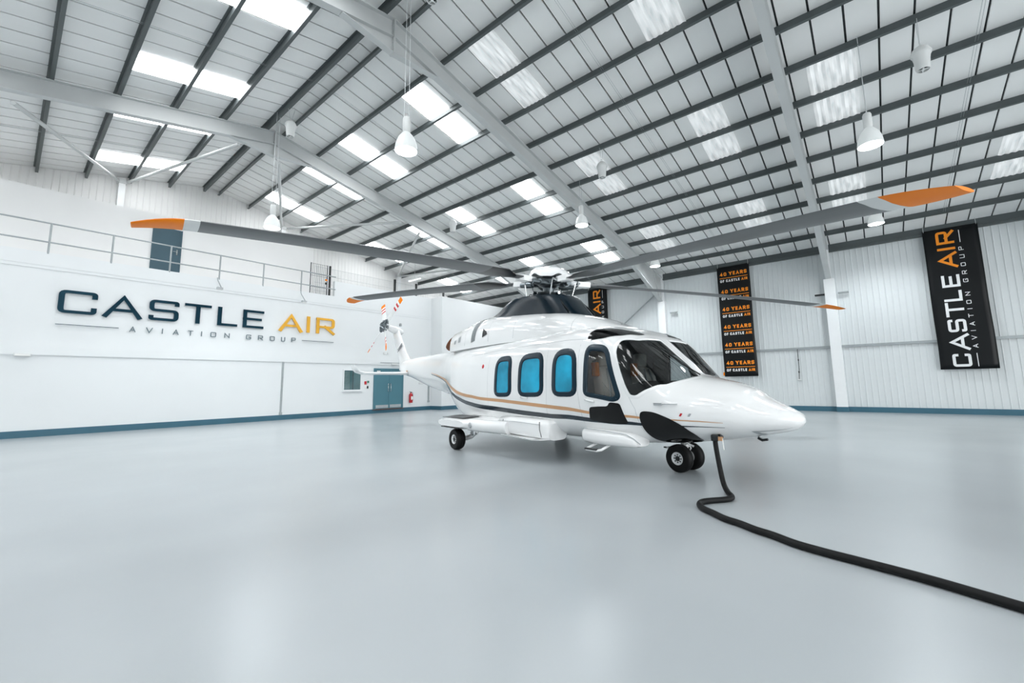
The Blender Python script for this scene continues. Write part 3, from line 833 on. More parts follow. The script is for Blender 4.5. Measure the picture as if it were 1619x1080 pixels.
# local frame: x forward from the nose gear, y to port, z up; starboard faces the camera
FUS = np.array([
(1.655,.045,.875,.81,.845,2.0,2.0),
(1.62,.15,.920,.765,.85,2.0,2.0),
(1.53,.27,.972,.71,.855,2.05,2.1),
(1.38,.395,1.045,.665,.86,2.1,2.2),
(1.20,.515,1.14,.620,.87,2.1,2.2),
(1.07,.60,1.235,.595,.89,2.1,2.3),
(.85,.71,1.32,.55,.92,2.1,2.3),
(.60,.83,1.38,.51,.95,2.1,2.4),
(.36,.92,1.445,.475,.98,2.2,2.5),
(.20,.97,1.60,.455,1.0,2.5,2.6),
(.0,1.03,1.78,.435,1.03,3.1,2.7),
(-.15,1.06,1.92,.42,1.06,3.7,2.8),
(-.28,1.08,2.03,.41,1.08,4.2,2.9),
(-.45,1.10,2.13,.40,1.1,4.5,3.0),
(-.70,1.12,2.23,.39,1.15,4.3,3.1),
(-1.0,1.13,2.30,.38,1.2,3.9,3.2),
(-1.5,1.135,2.34,.38,1.25,3.5,3.2),
(-3.0,1.135,2.35,.38,1.25,3.3,3.2),
(-3.9,1.13,2.35,.38,1.25,3.2,3.2),
(-4.6,1.09,2.35,.39,1.3,3.1,3.1),
(-5.2,1.01,2.34,.43,1.38,3.0,3.0),
(-5.7,.91,2.34,.53,1.5,2.8,2.8),
(-6.1,.80,2.33,.73,1.6,2.6,2.6),
(-6.5,.69,2.33,.97,1.66,2.4,2.5),
(-7.2,.53,2.32,1.07,1.72,2.2,2.2),
(-8.5,.38,2.30,1.27,1.8,2.1,2.1),
(-10.0,.27,2.28,1.60,1.95,2.1,2.1),
(-10.8,.19,2.24,1.74,2.0,2.1,2.1),
(-11.2,.08,2.12,1.84,1.98,2.1,2.1)
])
def pchip(xs, ys, x):
    if xs[0] > xs[-1]: xs = xs[::-1]; ys = ys[::-1]
    h = np.diff(xs); d = np.diff(ys)/h; m = np.zeros(len(xs)); m[0] = d[0]; m[-1] = d[-1]
    for i in range(1, len(xs)-1):
        if d[i-1]*d[i] > 0:
            w1 = 2*h[i]+h[i-1]; w2 = h[i]+2*h[i-1]; m[i] = (w1+w2)/(w1/d[i-1]+w2/d[i])
    i = int(np.clip(np.searchsorted(xs, x)-1, 0, len(h)-1)); t = (x-xs[i])/h[i]
    return ((2*t**3-3*t*t+1)*ys[i]+(t**3-2*t*t+t)*h[i]*m[i]+(3*t*t-2*t**3)*ys[i+1]+(t**3-t*t)*h[i]*m[i+1])
SECC = {}
def sec(u):
    k = round(u, 4)
    if k not in SECC: SECC[k] = [float(pchip(FUS[:, 0], FUS[:, j], u)) for j in range(1, 7)]
    return SECC[k]
def S(u, v, inset=0.0):
    """fuselage skin, starboard half: v=0 keel .. v=1 top"""
    w_, zt, zb, zw, nu, nl = sec(u)
    a = (v*2-1)*PI/2; ca, sa = math.cos(a), math.sin(a)
    n = nu if sa > 0 else nl
    k = 1/(abs(ca)**n+abs(sa)**n)**(1/n)
    return Vector((u, -max(w_-inset, .001)*k*max(ca, 0), zw+((zt-zw-inset) if sa > 0 else (zw-zb-inset))*k*sa))
def SN(u, v):
    e = .004
    a = S(u+e, v)-S(u-e, v); b = S(u, min(v+e, 1))-S(u, max(v-e, 0))
    n = a.cross(b)
    if n.length < 1e-9: return Vector((0, -1, 0))
    n.normalize()
    w_, zt, zb, zw, nu, nl = sec(u)
    c = S(u, v)-Vector((u+.02, 0, zw))
    return n if n.dot(c) > 0 else -n
def SP(u, v, off=0.0, side=1):
    p = S(u, v)+SN(u, v)*off
    return Vector((p.x, p.y*side, p.z))
VS = 3.5
def chaikin(p, n=2):
    for _ in range(n):
        q = []
        for a, b in zip(p, p[1:]+p[:1]):
            q += [(.75*a[0]+.25*b[0], .75*a[1]+.25*b[1]), (.25*a[0]+.75*b[0], .25*a[1]+.75*b[1])]
        p = q
    return p
def offs(p, d):
    """grow a closed (u,v) polygon by d metres"""
    P = [Vector((a, b*VS)) for a, b in p]; n = len(P); out = []
    area = sum(P[i].x*P[(i+1) % n].y-P[(i+1) % n].x*P[i].y for i in range(n))
    sgn = 1 if area > 0 else -1
    for i in range(n):
        t = (P[(i+1) % n]-P[i-1]).normalized(); q = P[i]+Vector((t.y, -t.x))*d*sgn
        out.append((q.x, min(q.y/VS, .9995)))
    return out
def inside(p, u, v):
    c = False
    for (x1, y1), (x2, y2) in zip(p, p[1:]+p[:1]):
        if (y1 > v) != (y2 > v) and u < (x2-x1)*(v-y1)/(y2-y1)+x1: c = not c
    return c
def panel(name, poly, m, off, side, parent, rings=6):
    cu = sum(p[0] for p in poly)/len(poly); cv = sum(p[1] for p in poly)/len(poly)
    bm = bm_(); prev = None; c0 = bm.verts.new(SP(cu, cv, off, side)); n = len(poly)
    for k in range(1, rings+1):
        t = k/rings
        R = [bm.verts.new(SP(cu+(u-cu)*t, cv+(v-cv)*t, off, side)) for u, v in poly]
        for i in range(n):
            if prev is None: bm.faces.new((c0, R[i], R[(i+1) % n]))
            else: bm.faces.new((prev[i], R[i], R[(i+1) % n], prev[(i+1) % n]))
        prev = R
    return done(name, bm, m, parent, True)
def rounded(poly, r, step=.035, n=5):
    P = [Vector((a, b*VS)) for a, b in poly]; m = len(P); out = []
    for i in range(m):
        b = P[i]; A = P[i-1]-b; B = P[(i+1) % m]-b
        k = min(r, A.length*.48, B.length*.48)
        p = b+A.normalized()*k; q = b+B.normalized()*k
        out += [(1-t)**2*p+2*t*(1-t)*b+t*t*q for t in [j/n for j in range(n+1)]]
    res = []
    for a, b in zip(out, out[1:]+out[:1]):
        d = (b-a).length; c = max(1, int(d/step))
        if d < 1e-6: continue
        res += [a+(b-a)*j/c for j in range(c)]
    return [(p.x, min(p.y/VS, .9995)) for p in res]
def surround(name, poly, m, wd, hgt, side, parent, out=0.0):
    A = offs(poly, out); B = offs(poly, out-.25*wd); C_ = offs(poly, out-.8*wd); D = offs(poly, out-wd)
    bm = bm_(); n = len(poly)
    R = [[bm.verts.new(SP(u, v, o, side)) for u, v in q] for q, o in ((A, .001), (B, hgt), (C_, hgt), (D, -.010))]
    for a, b in zip(R[:-1], R[1:]):
        for i in range(n): bm.faces.new((a[i], a[(i+1) % n], b[(i+1) % n], b[i]))
    return done(name, bm, m, parent, True, 50)

WSH = [(-.395, .715), (-.395, .742), (-.35, .768), (-.27, .82), (-.255, .90), (-.25, .955), (-.235, .968), (.10, .968), (.34, .968), (.41, .945), (.42, .88), (.31, .685), (.14, .61), (-.05, .545), (-.13, .538), (-.19, .565), (-.30, .64)]
W4 = rounded([(-1.015, .475), (-.955, .703), (-.505, .716), (-.285, .515), (-.40, .484)], .15)
W3 = rounded([(-1.75, .450), (-1.70, .684), (-1.125, .686), (-1.13, .458)], .24)
W2 = rounded([(-2.715, .446), (-2.655, .678), (-1.94, .682), (-1.945, .450)], .24)
W1 = rounded([(-3.515, .442), (-3.455, .677), (-2.89, .681), (-2.895, .446)], .21)
CHIN = rounded([(-.03, .41), (.0, .455), (.16, .462), (.35, .428), (.50, .370), (.60, .27), (.57, .14), (.35, .10), (.12, .14), (.02, .22), (-.02, .33)], .12)
LDW = rounded([(-.905, .345), (-.88, .418), (-.53, .447), (-.495, .478), (-.315, .480), (-.215, .357), (-.27, .350), (-.60, .343)], .05)
SKY = rounded([(-.95, .716), (-1.0, .752), (-.96, .785), (-.82, .802), (-.55, .850), (-.38, .915), (-.35, .865), (-.43, .785), (-.65, .740)], .05)
WSH = rounded([(-.40, .705), (-.395, .76), (-.26, .82), (-.25, .970), (.36, .970), (.43, .93), (.405, .84), (.30, .700), (.14, .617), (-.05, .541), (-.15, .533), (-.22, .57)], .05)
W4G = offs(W4, -.08)
HOLES = [WSH, offs(W4, -.045)]

US = [1.655, 1.652, 1.645, 1.635, 1.62, 1.60, 1.575]+[1.55-.03*i for i in range(100)]
US += [US[-1]-.06*(i+1) for i in range(int((US[-1]+11.2)/.06))]+[-11.2]
NV = 120
def hull(name, inset, m, ulim=None, parent=heli):
    bm = bm_(); rows = []
    ul = [u for u in US if ulim is None or ulim[0] <= u <= ulim[1]]
    for u in ul:
        st = [bm.verts.new(S(u, j/NV, inset)) for j in range(NV+1)]
        pt = [None]*(NV+1)
        for j in range(1, NV):
            p = st[j].co; pt[j] = bm.verts.new((p.x, -p.y, p.z))
        pt[0], pt[NV] = st[0], st[NV]
        st[0].co.y = 0; st[NV].co.y = 0
        rows.append((st, pt))
    for i in range(len(ul)-1):
        um = (ul[i]+ul[i+1])/2
        for j in range(NV):
            if -1.1 < um < .6 and any(inside(h, um, (j+.5)/NV) for h in HOLES): continue
            for k in (0, 1):
                a, b = rows[i][k], rows[i+1][k]
                bm.faces.new((a[j], a[j+1], b[j+1], b[j]))
    if ulim is None:
        for i, fl in ((0, 1), (-1, -1)):
            st, pt = rows[i]; loop = st+[pt[j] for j in range(NV-1, 0, -1)]
            bm.faces.new(loop)
    return done(name, bm, m, parent, True)
fus = hull('fuselage', 0.0, 'heli_white')
hull('cockpit_lining', .03, 'lining_grey', (-1.30, .62))
# rear bulkhead of the cockpit
bm = bm_(); bm.faces.new([bm.verts.new(S(-1.25, j/24, .02)) for j in range(25)]+[bm.verts.new(Vector((p.x, -p.y, p.z))) for p in [S(-1.25, j/24, .02) for j in range(23, 0, -1)]])
bmesh.ops.solidify(bm, geom=bm.faces[:], thickness=.03)
done('bulkhead', bm, 'lining_grey', heli)
bm = bm_(); box(bm, -1.25, .10, -.72, .72, .60, .66); done('cockpit_floor', bm, 'charcoal', heli)
bm = bm_()
loft(bm, [[(-.42, y, .66), (-.02, y, .66), (.16, y, .80), (.14, y, 1.22), (-.05, y, 1.36), (-.36, y, 1.30), (-.38, y, 1.20), (-.24, y, 1.10)] for y in (-.84, -.6, 0, .6, .84)])
ip = done('instrument_panel', bm, 'black_satin', heli)
for y in (-.62, -.28, .28, .62):
    bm = bm_(); box(bm, -.345, -.33, y-.14, y+.14, 1.12, 1.28); done('display', bm, 'black_gloss', ip)
def cockpit_seat(y):
    bm = bm_(); box(bm, -1.02, -.52, y-.25, y+.25, .86, 1.00, 0, .04)
    s = done('pilot_seat', bm, 'seat_leather', heli, True, 45)
    bm = bm_()
    loft(bm, [[(x0, y-w_, z), (x0+t, y-w_*.9, z), (x0+t, y+w_*.9, z), (x0, y+w_, z)] for x0, t, w_, z in ((-1.06, .16, .24, .92), (-1.09, .18, .26, 1.2), (-1.13, .17, .25, 1.45), (-1.15, .12, .20, 1.58), (-1.155, .08, .13, 1.62))])
    done('seat_back', bm, 'seat_leather', s, True, 50)
    bm = bm_(); box(bm, -1.18, -1.05, y-.14, y+.14, 1.62, 1.86, 0, .045); done('headrest', bm, 'seat_leather', s, True, 45)
    bm = bm_(); box(bm, -.90, -.62, y-.2, y+.2, .66, .86, 0, .02); done('seat_base', bm, 'charcoal', s)
    bm = bm_()
    for d in (-.1, .1): tube(bm, [(-.99, y+d*.6, 1.58), (-.90, y+d, 1.3), (-.87, y+d*1.2, 1.05)], .016, 6)
    done('harness', bm, 'heli_grey', s)
    bm = bm_(); box(bm, -1.10, -1.0, y-.32, y-.22, 1.45, 1.68, 0, .02); done('life_vest', bm, 'orange', s)
cockpit_seat(-.50); cockpit_seat(.50)
bm = bm_(); box(bm, -.45, -.2, -.14, .14, .66, .98, 0, .02); done('centre_console', bm, 'black_satin', heli)

for side, nm in ((1, 'starboard'), (-1, 'port')):
    g = panel('windshield', WSH, 'windshield_glass', -.004, side, heli, 12)
    surround('windshield_frame', WSH, 'heli_white', .065, .004, side, g, .045)
    # wiper
    bm = bm_(); pts = [SP(u, v, .03, side) for u, v in ((.44, .93), (.20, .90), (-.02, .89))]
    tube(bm, pts, .011, 6); pts2 = [SP(u, v, .018, side) for u, v in ((.36, .955), (.05, .91), (-.16, .87))]
    tube(bm, pts2, .008, 6); done('wiper', bm, 'black_satin', g)
    g = panel('cockpit_door_window', W4G, 'door_glass', -.004, side, heli, 8)
    surround('window_gasket', W4, 'navy_gasket', .095, .016, side, g)
    for W in (W3, W2, W1):
        g = panel('cabin_window', offs(W, -.095), 'blue_film', .004, side, heli, 8)
        surround('window_gasket', W, 'navy_gasket', .115, .018, side, g)
    panel('chin_window', CHIN, 'black_gloss', .005, side, heli, 10)
    panel('lower_door_window', LDW, 'black_gloss', .005, side, heli, 10)
    panel('overhead_window', SKY, 'black_gloss', .006, side, heli, 10)
# stripes
def stripe(name, top, bot, m, side, off=.003):
    us = np.arange(max(top[0][0], bot[0][0]), min(top[-1][0], bot[-1][0]), .06)
    T = np.array(top); B = np.array(bot); bm = bm_()
    A = []
    for u in us:
        a, b = float(np.interp(u, T[:, 0], T[:, 1])), float(np.interp(u, B[:, 0], B[:, 1]))
        A.append([bm.verts.new(SP(float(u), b+(a-b)*k/3, off, side)) for k in range(4)])
    for p, q in zip(A[:-1], A[1:]):
        for k in range(3): bm.faces.new((p[k], p[k+1], q[k+1], q[k]))
    return done(name, bm, m, heli, True)
OT = [(-7.8, .478), (-6.7, .437), (-6.1, .436), (-5.5, .440), (-4.95, .440), (-4.4, .443), (-3.25, .429), (-2.3, .412), (-1.5, .398), (-.89, .393), (-.19, .410), (.43, .416), (.73, .419), (1.02, .411)]
OB = [(-7.8, .472), (-6.7, .412), (-6.1, .410), (-5.5, .413), (-4.95, .417), (-4.4, .421), (-3.25, .408), (-2.3, .391), (-1.5, .378), (-.89, .378), (-.19, .393), (.43, .407), (.73, .409), (1.02, .408)]
NT = [(-7.8, .458), (-6.15, .398), (-5.6, .397), (-5.15, .398), (-4.75, .392), (-3.6, .379), (-2.6, .362), (-1.8, .352), (-.87, .357), (-.21, .367), (.53, .364), (.71, .362), (1.0, .352)]
NB = [(-7.8, .450), (-6.15, .374), (-5.6, .371), (-5.2, .371), (-4.75, .363), (-3.6, .349), (-2.6, .333), (-1.8, .326), (-.87, .334), (-.21, .345), (.53, .353), (.71, .355), (1.0, .349)]
for side in (1, -1):
    stripe('copper_stripe', OT, OB, 'copper', side); stripe('navy_stripe', NT, NB, 'navy', side)
# seams
def seam(pts, side, w_=.006, m='heli_grey'):
    bm = bm_(); P = []
    for (a, b), (c, d) in zip(pts[:-1], pts[1:]):
        for k in range(10): P.append((a+(c-a)*k/10, b+(d-b)*k/10))
    P.append(pts[-1])
    tube(bm, [SP(u, v, -.002, side) for u, v in P], w_*.6, 5)
    return done('panel_seam', bm, m, heli, True)
for side in (1, -1):
    seam([(-.435, .72), (-.26, .60), (-.08, .46), (-.03, .30)], side)
    seam([(-1.08, .72), (-1.12, .5), (-1.05, .32)], side)
    seam([(-1.86, .70), (-1.87, .5), (-1.90, .34)], side)
    seam([(-1.0, .725), (-1.9, .725), (-2.6, .722), (-3.7, .715), (-4.6, .70)], side, .008)
    seam([(-3.72, .70), (-3.75, .5), (-3.72, .30)], side)
    for (u, v, nm) in ((-.95, .462, 'front'), (-2.58, .447, 'rear')):
        bm = bm_(); p0 = SP(u, v, .012, side); p1 = SP(u+.17, v-.006, .03, side)
        tube(bm, [SP(u, v, .0, side), SP(u+.01, v, .03, side), SP(u+.16, v-.005, .035, side), SP(u+.17, v-.005, .0, side)], .018, 7)
        done('door_handle', bm, 'heli_white', heli, True)
    bm = bm_(); lathe(bm, [(0, .008), (.035, .006), (.045, 0), (0, -.01)], SP(-3.95, .633, 0, side), SN(-3.95, .633)*1 if side == 1 else Vector((SN(-3.95, .633).x, -SN(-3.95, .633).y, SN(-3.95, .633).z)), 16); done('static_port_disc', bm, 'red', heli, True)
    bm = bm_(); a = SP(.24, .527, .02, side); b = SP(.48, .55, .04, side)
    tube(bm, [SP(.24, .53, 0, side), a+(b-a)*.2, b], .010, 6); box(bm, a.x-.06, a.x+.06, a.y-.012, a.y+.012, a.z-.016, a.z+.016); done('pitot_probe', bm, 'alu', heli)
    for (u, v, m, dv) in ((.50, .462, 'red', .028), (.60, .468, 'heli_grey', .03)):
        bm = bm_(); q = [SP(u+a_, v+b_, .004, side) for a_, b_ in ((-.012, -dv/2), (.012, -dv/2), (.035, dv/2), (.010, dv/2))]
        bm.faces.new([bm.verts.new(p) for p in q]); done('decal', bm, m, heli)
    bm = bm_()
    def uvquad(c, n=8, off=.004):
        G = [[bm.verts.new(SP(*(tuple(c[0][k]*(1-i/n)*(1-j/n)+c[1][k]*(i/n)*(1-j/n)+c[2][k]*(i/n)*(j/n)+c[3][k]*(1-i/n)*(j/n) for k in (0, 1))), off, side)) for i in range(n+1)] for j in range(n+1)]
        for j in range(n):
            for i in range(n): bm.faces.new((G[j][i], G[j][i+1], G[j+1][i+1], G[j+1][i]))
    uvquad(((1.20, .295), (1.26, .285), (1.30, .15), (1.25, .15))); uvquad(((1.26, .285), (1.57, .250), (1.57, .242), (1.275, .265)))
    done('nose_flash', bm, 'heli_grey', heli, True)

# engine cowling
COW = np.array([  # u, w, top
(-.86, .20, 2.30), (-1.1, .44, 2.38), (-1.45, .60, 2.52), (-2.2, .76, 2.72), (-2.95, .84, 2.83), (-3.8, .88, 2.90), (-4.5, .88, 2.95), (-4.95, .85, 2.94), (-5.35, .82, 2.88), (-5.8, .77, 2.82), (-6.15, .72, 2.79), (-6.30, .69, 2.76)])
def cowl_ring(u, n=3.0, N_=56, ins=0.0):
    w_ = float(pchip(COW[:, 0], COW[:, 1], u)); zt = float(pchip(COW[:, 0], COW[:, 2], u)); zc = 2.20
    out = []
    for k in range(N_+1):
        a = PI*k/N_; c, s = math.cos(a), math.sin(a); q = 1/(abs(c)**n+abs(s)**n)**(1/n)
        out.append((u, -(w_-ins)*c*q, zc+(zt-zc-ins)*s*q))
    return out
bm = bm_(); us = list(np.linspace(-.86, -6.16, 70))
loft(bm, [cowl_ring(float(u))+[(float(u), 0, 2.16)] for u in us])
cow = done('engine_cowling', bm, 'heli_white', heli, True, 45)
def cowl_pt(u, a, off=0.01, side=1):
    w_ = float(pchip(COW[:, 0], COW[:, 1], u)); zt = float(pchip(COW[:, 0], COW[:, 2], u)); n = 3.0; zc = 2.2
    c, s = math.cos(a), math.sin(a); q = 1/(abs(c)**n+abs(s)**n)**(1/n)
    return Vector((u, -side*((w_+off)*c*q), zc+(zt-zc+off)*s*q))
def cowl_patch(name, pts, m, side, off=.008):
    bm = bm_(); (a, b, c, d) = pts; n = 8
    G = [[bm.verts.new(cowl_pt(a[0]*(1-s)*(1-t)+b[0]*s*(1-t)+c[0]*s*t+d[0]*(1-s)*t, a[1]*(1-s)*(1-t)+b[1]*s*(1-t)+c[1]*s*t+d[1]*(1-s)*t, off, side)) for s in [i/n for i in range(n+1)]] for t in [j/n for j in range(n+1)]]
    for j in range(n):
        for i in range(n): bm.faces.new((G[j][i], G[j][i+1], G[j+1][i+1], G[j+1][i]))
    return done(name, bm, m, cow, True)
for side in (1, -1):
    cowl_patch('intake_screen', ((-4.86, .16), (-4.66, .20), (-4.58, 1.15), (-4.80, 1.10)), 'intake_grey', side)
    cowl_patch('side_vent', ((-4.34, .26), (-4.14, .34), (-4.18, .42), (-4.34, .52)), 'black_satin', side, .006)
    cowl_patch('louvre', ((-5.60, .28), (-5.46, .28), (-5.46, .50), (-5.60, .46)), 'heli_grey', side, .006)
    cowl_patch('louvre', ((-5.85, .26), (-5.74, .26), (-5.74, .42), (-5.85, .40)), 'heli_grey', side, .006)
    for u in (-1.7, -3.2, -4.1, -5.2):
        bm = bm_(); tube(bm, [cowl_pt(u, .12+i*.12, -.001, side) for i in range(12)], .004, 5); done('cowl_seam', bm, 'heli_grey', cow, True)
    # exhaust pipe
    bm = bm_(); c0 = Vector((-6.06, -side*.42, 2.46)); ax = Vector((-1, -side*.30, 0)).normalized()
    lathe(bm, [(.20, 0), (.21, .30), (.21, .42), (.19, .425), (.17, .2), (0, .18)], c0, ax, 24)
    for v in bm.verts:
        d = (v.co-c0).dot(ax)
        if d > .25: v.co -= ax*max(0, (v.co.z-c0.z+.12))*.9
    done('exhaust_pipe', bm, 'rust', heli, True, 40)

# mast fairing (navy)
bm = bm_(); rings = []
for (ua, ub, hw, za, zb_) in ((-1.74, -5.25, .60, 2.42, 2.80), (-1.85, -4.98, .58, 2.60, 2.93), (-2.04, -4.62, .55, 2.80, 3.03), (-2.19, -4.36, .53, 2.97, 3.14), (-2.30, -4.13, .51, 3.08, 3.22), (-2.36, -4.02, .49, 3.12, 3.26), (-2.44, -3.92, .45, 3.135, 3.27)):
    R = []
    for k in range(40):
        a = 2*PI*k/40; c, s = math.cos(a), math.sin(a); q = 1/(abs(c)**2.6+abs(s)**2.6)**(1/2.6)
        t = (c*q+1)/2
        R.append((ub+(ua-ub)*t, hw*s*q, zb_+(za-zb_)*t))
    rings.append(R)
loft(bm, rings)
fair = done('mast_fairing', bm, 'fairing_navy', heli, True, 40)
for side in (1, -1):
    bm = bm_(); tube(bm, [(-2.36, -side*.30, 3.02), (-2.24, -side*.33, 2.90), (-2.06, -side*.36, 2.72)], .014, 6); done('fairing_rib', bm, 'black_gloss', fair, True)

# ---- main rotor, tilted forward five degrees
HUB = Vector((-3.05, .04, 3.52)); TILT = math.radians(5.28)
RM = Matrix.Rotation(TILT, 4, 'Y')
hub_e = empty('rotor_head'); hub_e.parent = heli
hub_e.matrix_local = Matrix.Translation(HUB) @ RM
def rp(name, bm, m, parent=hub_e, smooth=True, ang=40): return done(name, bm, m, parent, smooth, ang)
bm = bm_(); lathe(bm, [(0, -.45), (.20, -.45), (.22, -.36), (.15, -.32), (.11, -.2), (.13, -.12), (.24, -.06), (.26, .05), (.16, .12), (.13, .2), (0, .22)], n=30); rp('hub_body', bm, 'hub_steel')
bm = bm_(); lathe(bm, [(0, .33), (.18, .325), (.32, .295), (.41, .24), (.45, .16), (.455, .08), (.445, .08), (.435, .15), (.39, .22), (.30, .265), (0, .29)], n=60)
for v in bm.verts:      # scalloped skirt: cut up over every blade
    r_ = math.hypot(v.co.x, v.co.y)
    if r_ > .36:
        w_ = math.cos(5*(math.atan2(v.co.y, v.co.x)-math.radians(-117.7)+FA)); v.co.z += .07*max(0, w_)*(r_-.36)/.09
rp('hub_cap', bm, 'heli_white')
bm = bm_(); lathe(bm, [(.14, -.30), (.33, -.30), (.36, -.27), (.33, -.235), (.14, -.235)], n=30); rp('swashplate', bm, 'hub_steel')
PH0 = math.radians(-117.7)-FA
DROOP = .19
BM_ = None
def blade_mesh():
    bm = bm_(); rings = []; N_ = 14
    def foil(r):
        ch = .20 if r < 1.05 else (.20+(r-1.05)/.35*.34 if r < 1.4 else .54)
        le, te = .35, -.19
        if r < 1.4: le, te = ch*.65, -ch*.35
        if r > 6.2:
            t = (r-6.2)/.56; le = .35-.27*t**2.0
        th = .5*ch*(.30 if r < 1.05 else max(.11, .30-(r-1.05)*.30))
        if r > 6.4: th *= 1-.5*(r-6.4)/.36
        return le, te, th
    rs = [.72, .85, 1.05, 1.2, 1.4, 1.8, 2.4, 3.0, 3.6, 4.2, 4.8, 5.3, 5.8, 6.13, 6.14, 6.20, 6.29, 6.30, 6.38, 6.46, 6.54, 6.62, 6.69, 6.74, 6.76]
    for r in rs:
        le, te, th = foil(r); pit = math.radians(9.0-7.0*min(1, r/6.76))
        dz = -DROOP*(r/6.76)**2-(.05*((r-6.2)/.56)**2 if r > 6.2 else 0)
        R = []
        for k in range(N_):
            a = 2*PI*k/N_; x = .5*math.cos(a); t = math.sin(a)
            thk = th*(1.05+.55*x*2*.5)*(1 if abs(x) < .5 else 1)
            y0 = te+(x+.5)*(le-te); z0 = t*thk*.9 if x > -.2 else t*thk*.6
            R.append((r, y0*math.cos(pit), y0*math.sin(pit)+z0+dz))
        rings.append(R)
    Rv = loft(bm, rings)
    bmesh.ops.recalc_face_normals(bm, faces=bm.faces[:]); bm.normal_update()
    for f in bm.faces:
        c = sum(v.co.x for v in f.verts)/len(f.verts)
        f.material_index = 2 if c > 6.295 else (1 if c > 6.135 else (3 if .98 < c < 1.75 and f.normal.z < .1 else 0))  # root underside blackened: underside shading painted in, along with leading-edge erosion
    return bm
for k in range(5):
    a = PH0+k*2*PI/5
    if BM_ is None:
        b = done('rotor_blade', blade_mesh(), ['blade_grey', 'blade_white', 'orange', 'black_satin'], hub_e, True, 40); BM_ = b.data
    else: b = link('rotor_blade', BM_, None, hub_e)
    b.rotation_euler = (0, 0, a)
    ca, sa = math.cos(a), math.sin(a)
    P = lambda r, t, z: (r*ca-t*sa, r*sa+t*ca, z)
    bm = bm_()
    cyl(bm, P(.18, 0, 0), P(.62, 0, 0), .085, .07); 
    rp('blade_spindle', bm, 'hub_steel')
    bm = bm_(); prism(bm, [P(.62, -.12, -.06), P(.62, .13, -.06), P(.84, .13, -.06), P(.90, .07, -.06), P(.90, -.08, -.06), P(.84, -.12, -.06)], (0, 0, .11)); rp('blade_grip', bm, 'heli_white')
    bm = bm_(); box(bm, -.07, .07, -.10, .10, -.05, .05, 0, .015)
    for v in bm.verts: v.co = Vector(P(.53+v.co.x, v.co.y, v.co.z+.01))
    rp('tension_link', bm, 'alu')
    bm = bm_(); cyl(bm, P(.24, .20, -.05), P(.62, .15, -.05), .055); cyl(bm, P(.30, .20, -.05), P(.46, .18, -.05), .075); rp('lag_damper', bm, 'hub_steel')
    bm = bm_(); cyl(bm, P(.54, -.2, -.02), P(.46, -.2, -.36), .014, n=8); cyl(bm, P(.56, -.1, -.03), P(.62, -.22, -.01), .03, n=8); rp('pitch_link', bm, 'chrome')
    bm = bm_(); cyl(bm, P(.36, 0, -.26), P(.48, 0, -.26), .03, n=8); cyl(bm, P(.40, .08, -.27), P(.52, .12, -.45), .014, n=8); rp('control_rod', bm, 'chrome')
bm = bm_(); lathe(bm, [(0, .02), (.05, .015), (.07, -.04), (0, -.05)], (.24, -.12, -.43), (0, 0, 1), 12); rp('beacon', bm, 'red')

# ---- tail: fin, gearbox, tail rotor, stabiliser
def foil_ring(le, te, thick, n=18, vert=True):
    """closed section from leading edge to trailing edge (points), thickness along y"""
    le, te = Vector(le), Vector(te); R = []
    for k in range(n):
        a = 2*PI*k/n; x = (1-math.cos(a))/2; t = thick*math.sin(a)*(1-.55*x)
        p = le+(te-le)*x
        R.append(p+(Vector((0, t, 0)) if vert else Vector((0, 0, t))))
    return R
bm = bm_()
loft(bm, [foil_ring((-10.05, 0, 1.95), (-11.25, 0, 1.72), .10), foil_ring((-10.35, 0, 2.24), (-11.32, 0, 2.06), .10), foil_ring((-10.68, 0, 2.50), (-11.50, 0, 2.42), .085), foil_ring((-11.18, 0, 3.05), (-11.88, 0, 3.02), .08), foil_ring((-11.40, 0, 3.30), (-12.05, 0, 3.30), .08), foil_ring((-11.50, 0, 3.42), (-12.06, 0, 3.44), .05)])
fin = done('tail_fin', bm, 'heli_white', heli, True, 60)
bm = bm_(); q = [(-10.93, -.075, 2.86), (-11.0, -.073, 2.88), (-11.40, -.067, 2.66), (-11.40, -.067, 2.63)]
for dy in (0,):
    bm.faces.new([bm.verts.new((x, y-.012, z)) for x, y, z in q]); bm.faces.new([bm.verts.new((x-.0, y-.012, z-.07)) for x, y, z in q])
done('fin_stripe', bm, 'navy', fin)
bm = bm_()
loft(bm, [[(-11.72+math.cos(2*PI*k/16)*r*1.15, y, 3.42+dz+math.sin(2*PI*k/16)*r) for k in range(16)] for y, r, dz in ((.26, .05, -.05), (.20, .11, -.04), (.08, .14, -.02), (-.10, .14, .02), (-.26, .12, .07), (-.34, .08, .10))])
done('tail_gearbox', bm, 'heli_white', fin, True, 50)
bm = bm_(); lathe(bm, [(0, .05), (.04, .045), (.05, 0), (.05, -.06), (0, -.07)], (-11.35, 0, 3.60), (0, 0, 1), 12); done('tail_beacon', bm, 'heli_grey', fin, True)
TC = Vector((-11.70, -.48, 3.57)); TUP = Vector((0, .27, .96)).normalized(); TF = Vector((1, 0, 0)); TN = Vector((0, -.96, .27)).normalized()
tr_e = empty('tail_rotor'); tr_e.parent = heli; tr_e.location = TC
bm = bm_()
lathe(bm, [(0, .17), (.05, .16), (.06, .08), (.10, .03), (.10, -.04), (.06, -.07), (.06, -.24), (0, -.24)], (0, 0, 0), TN, 18)
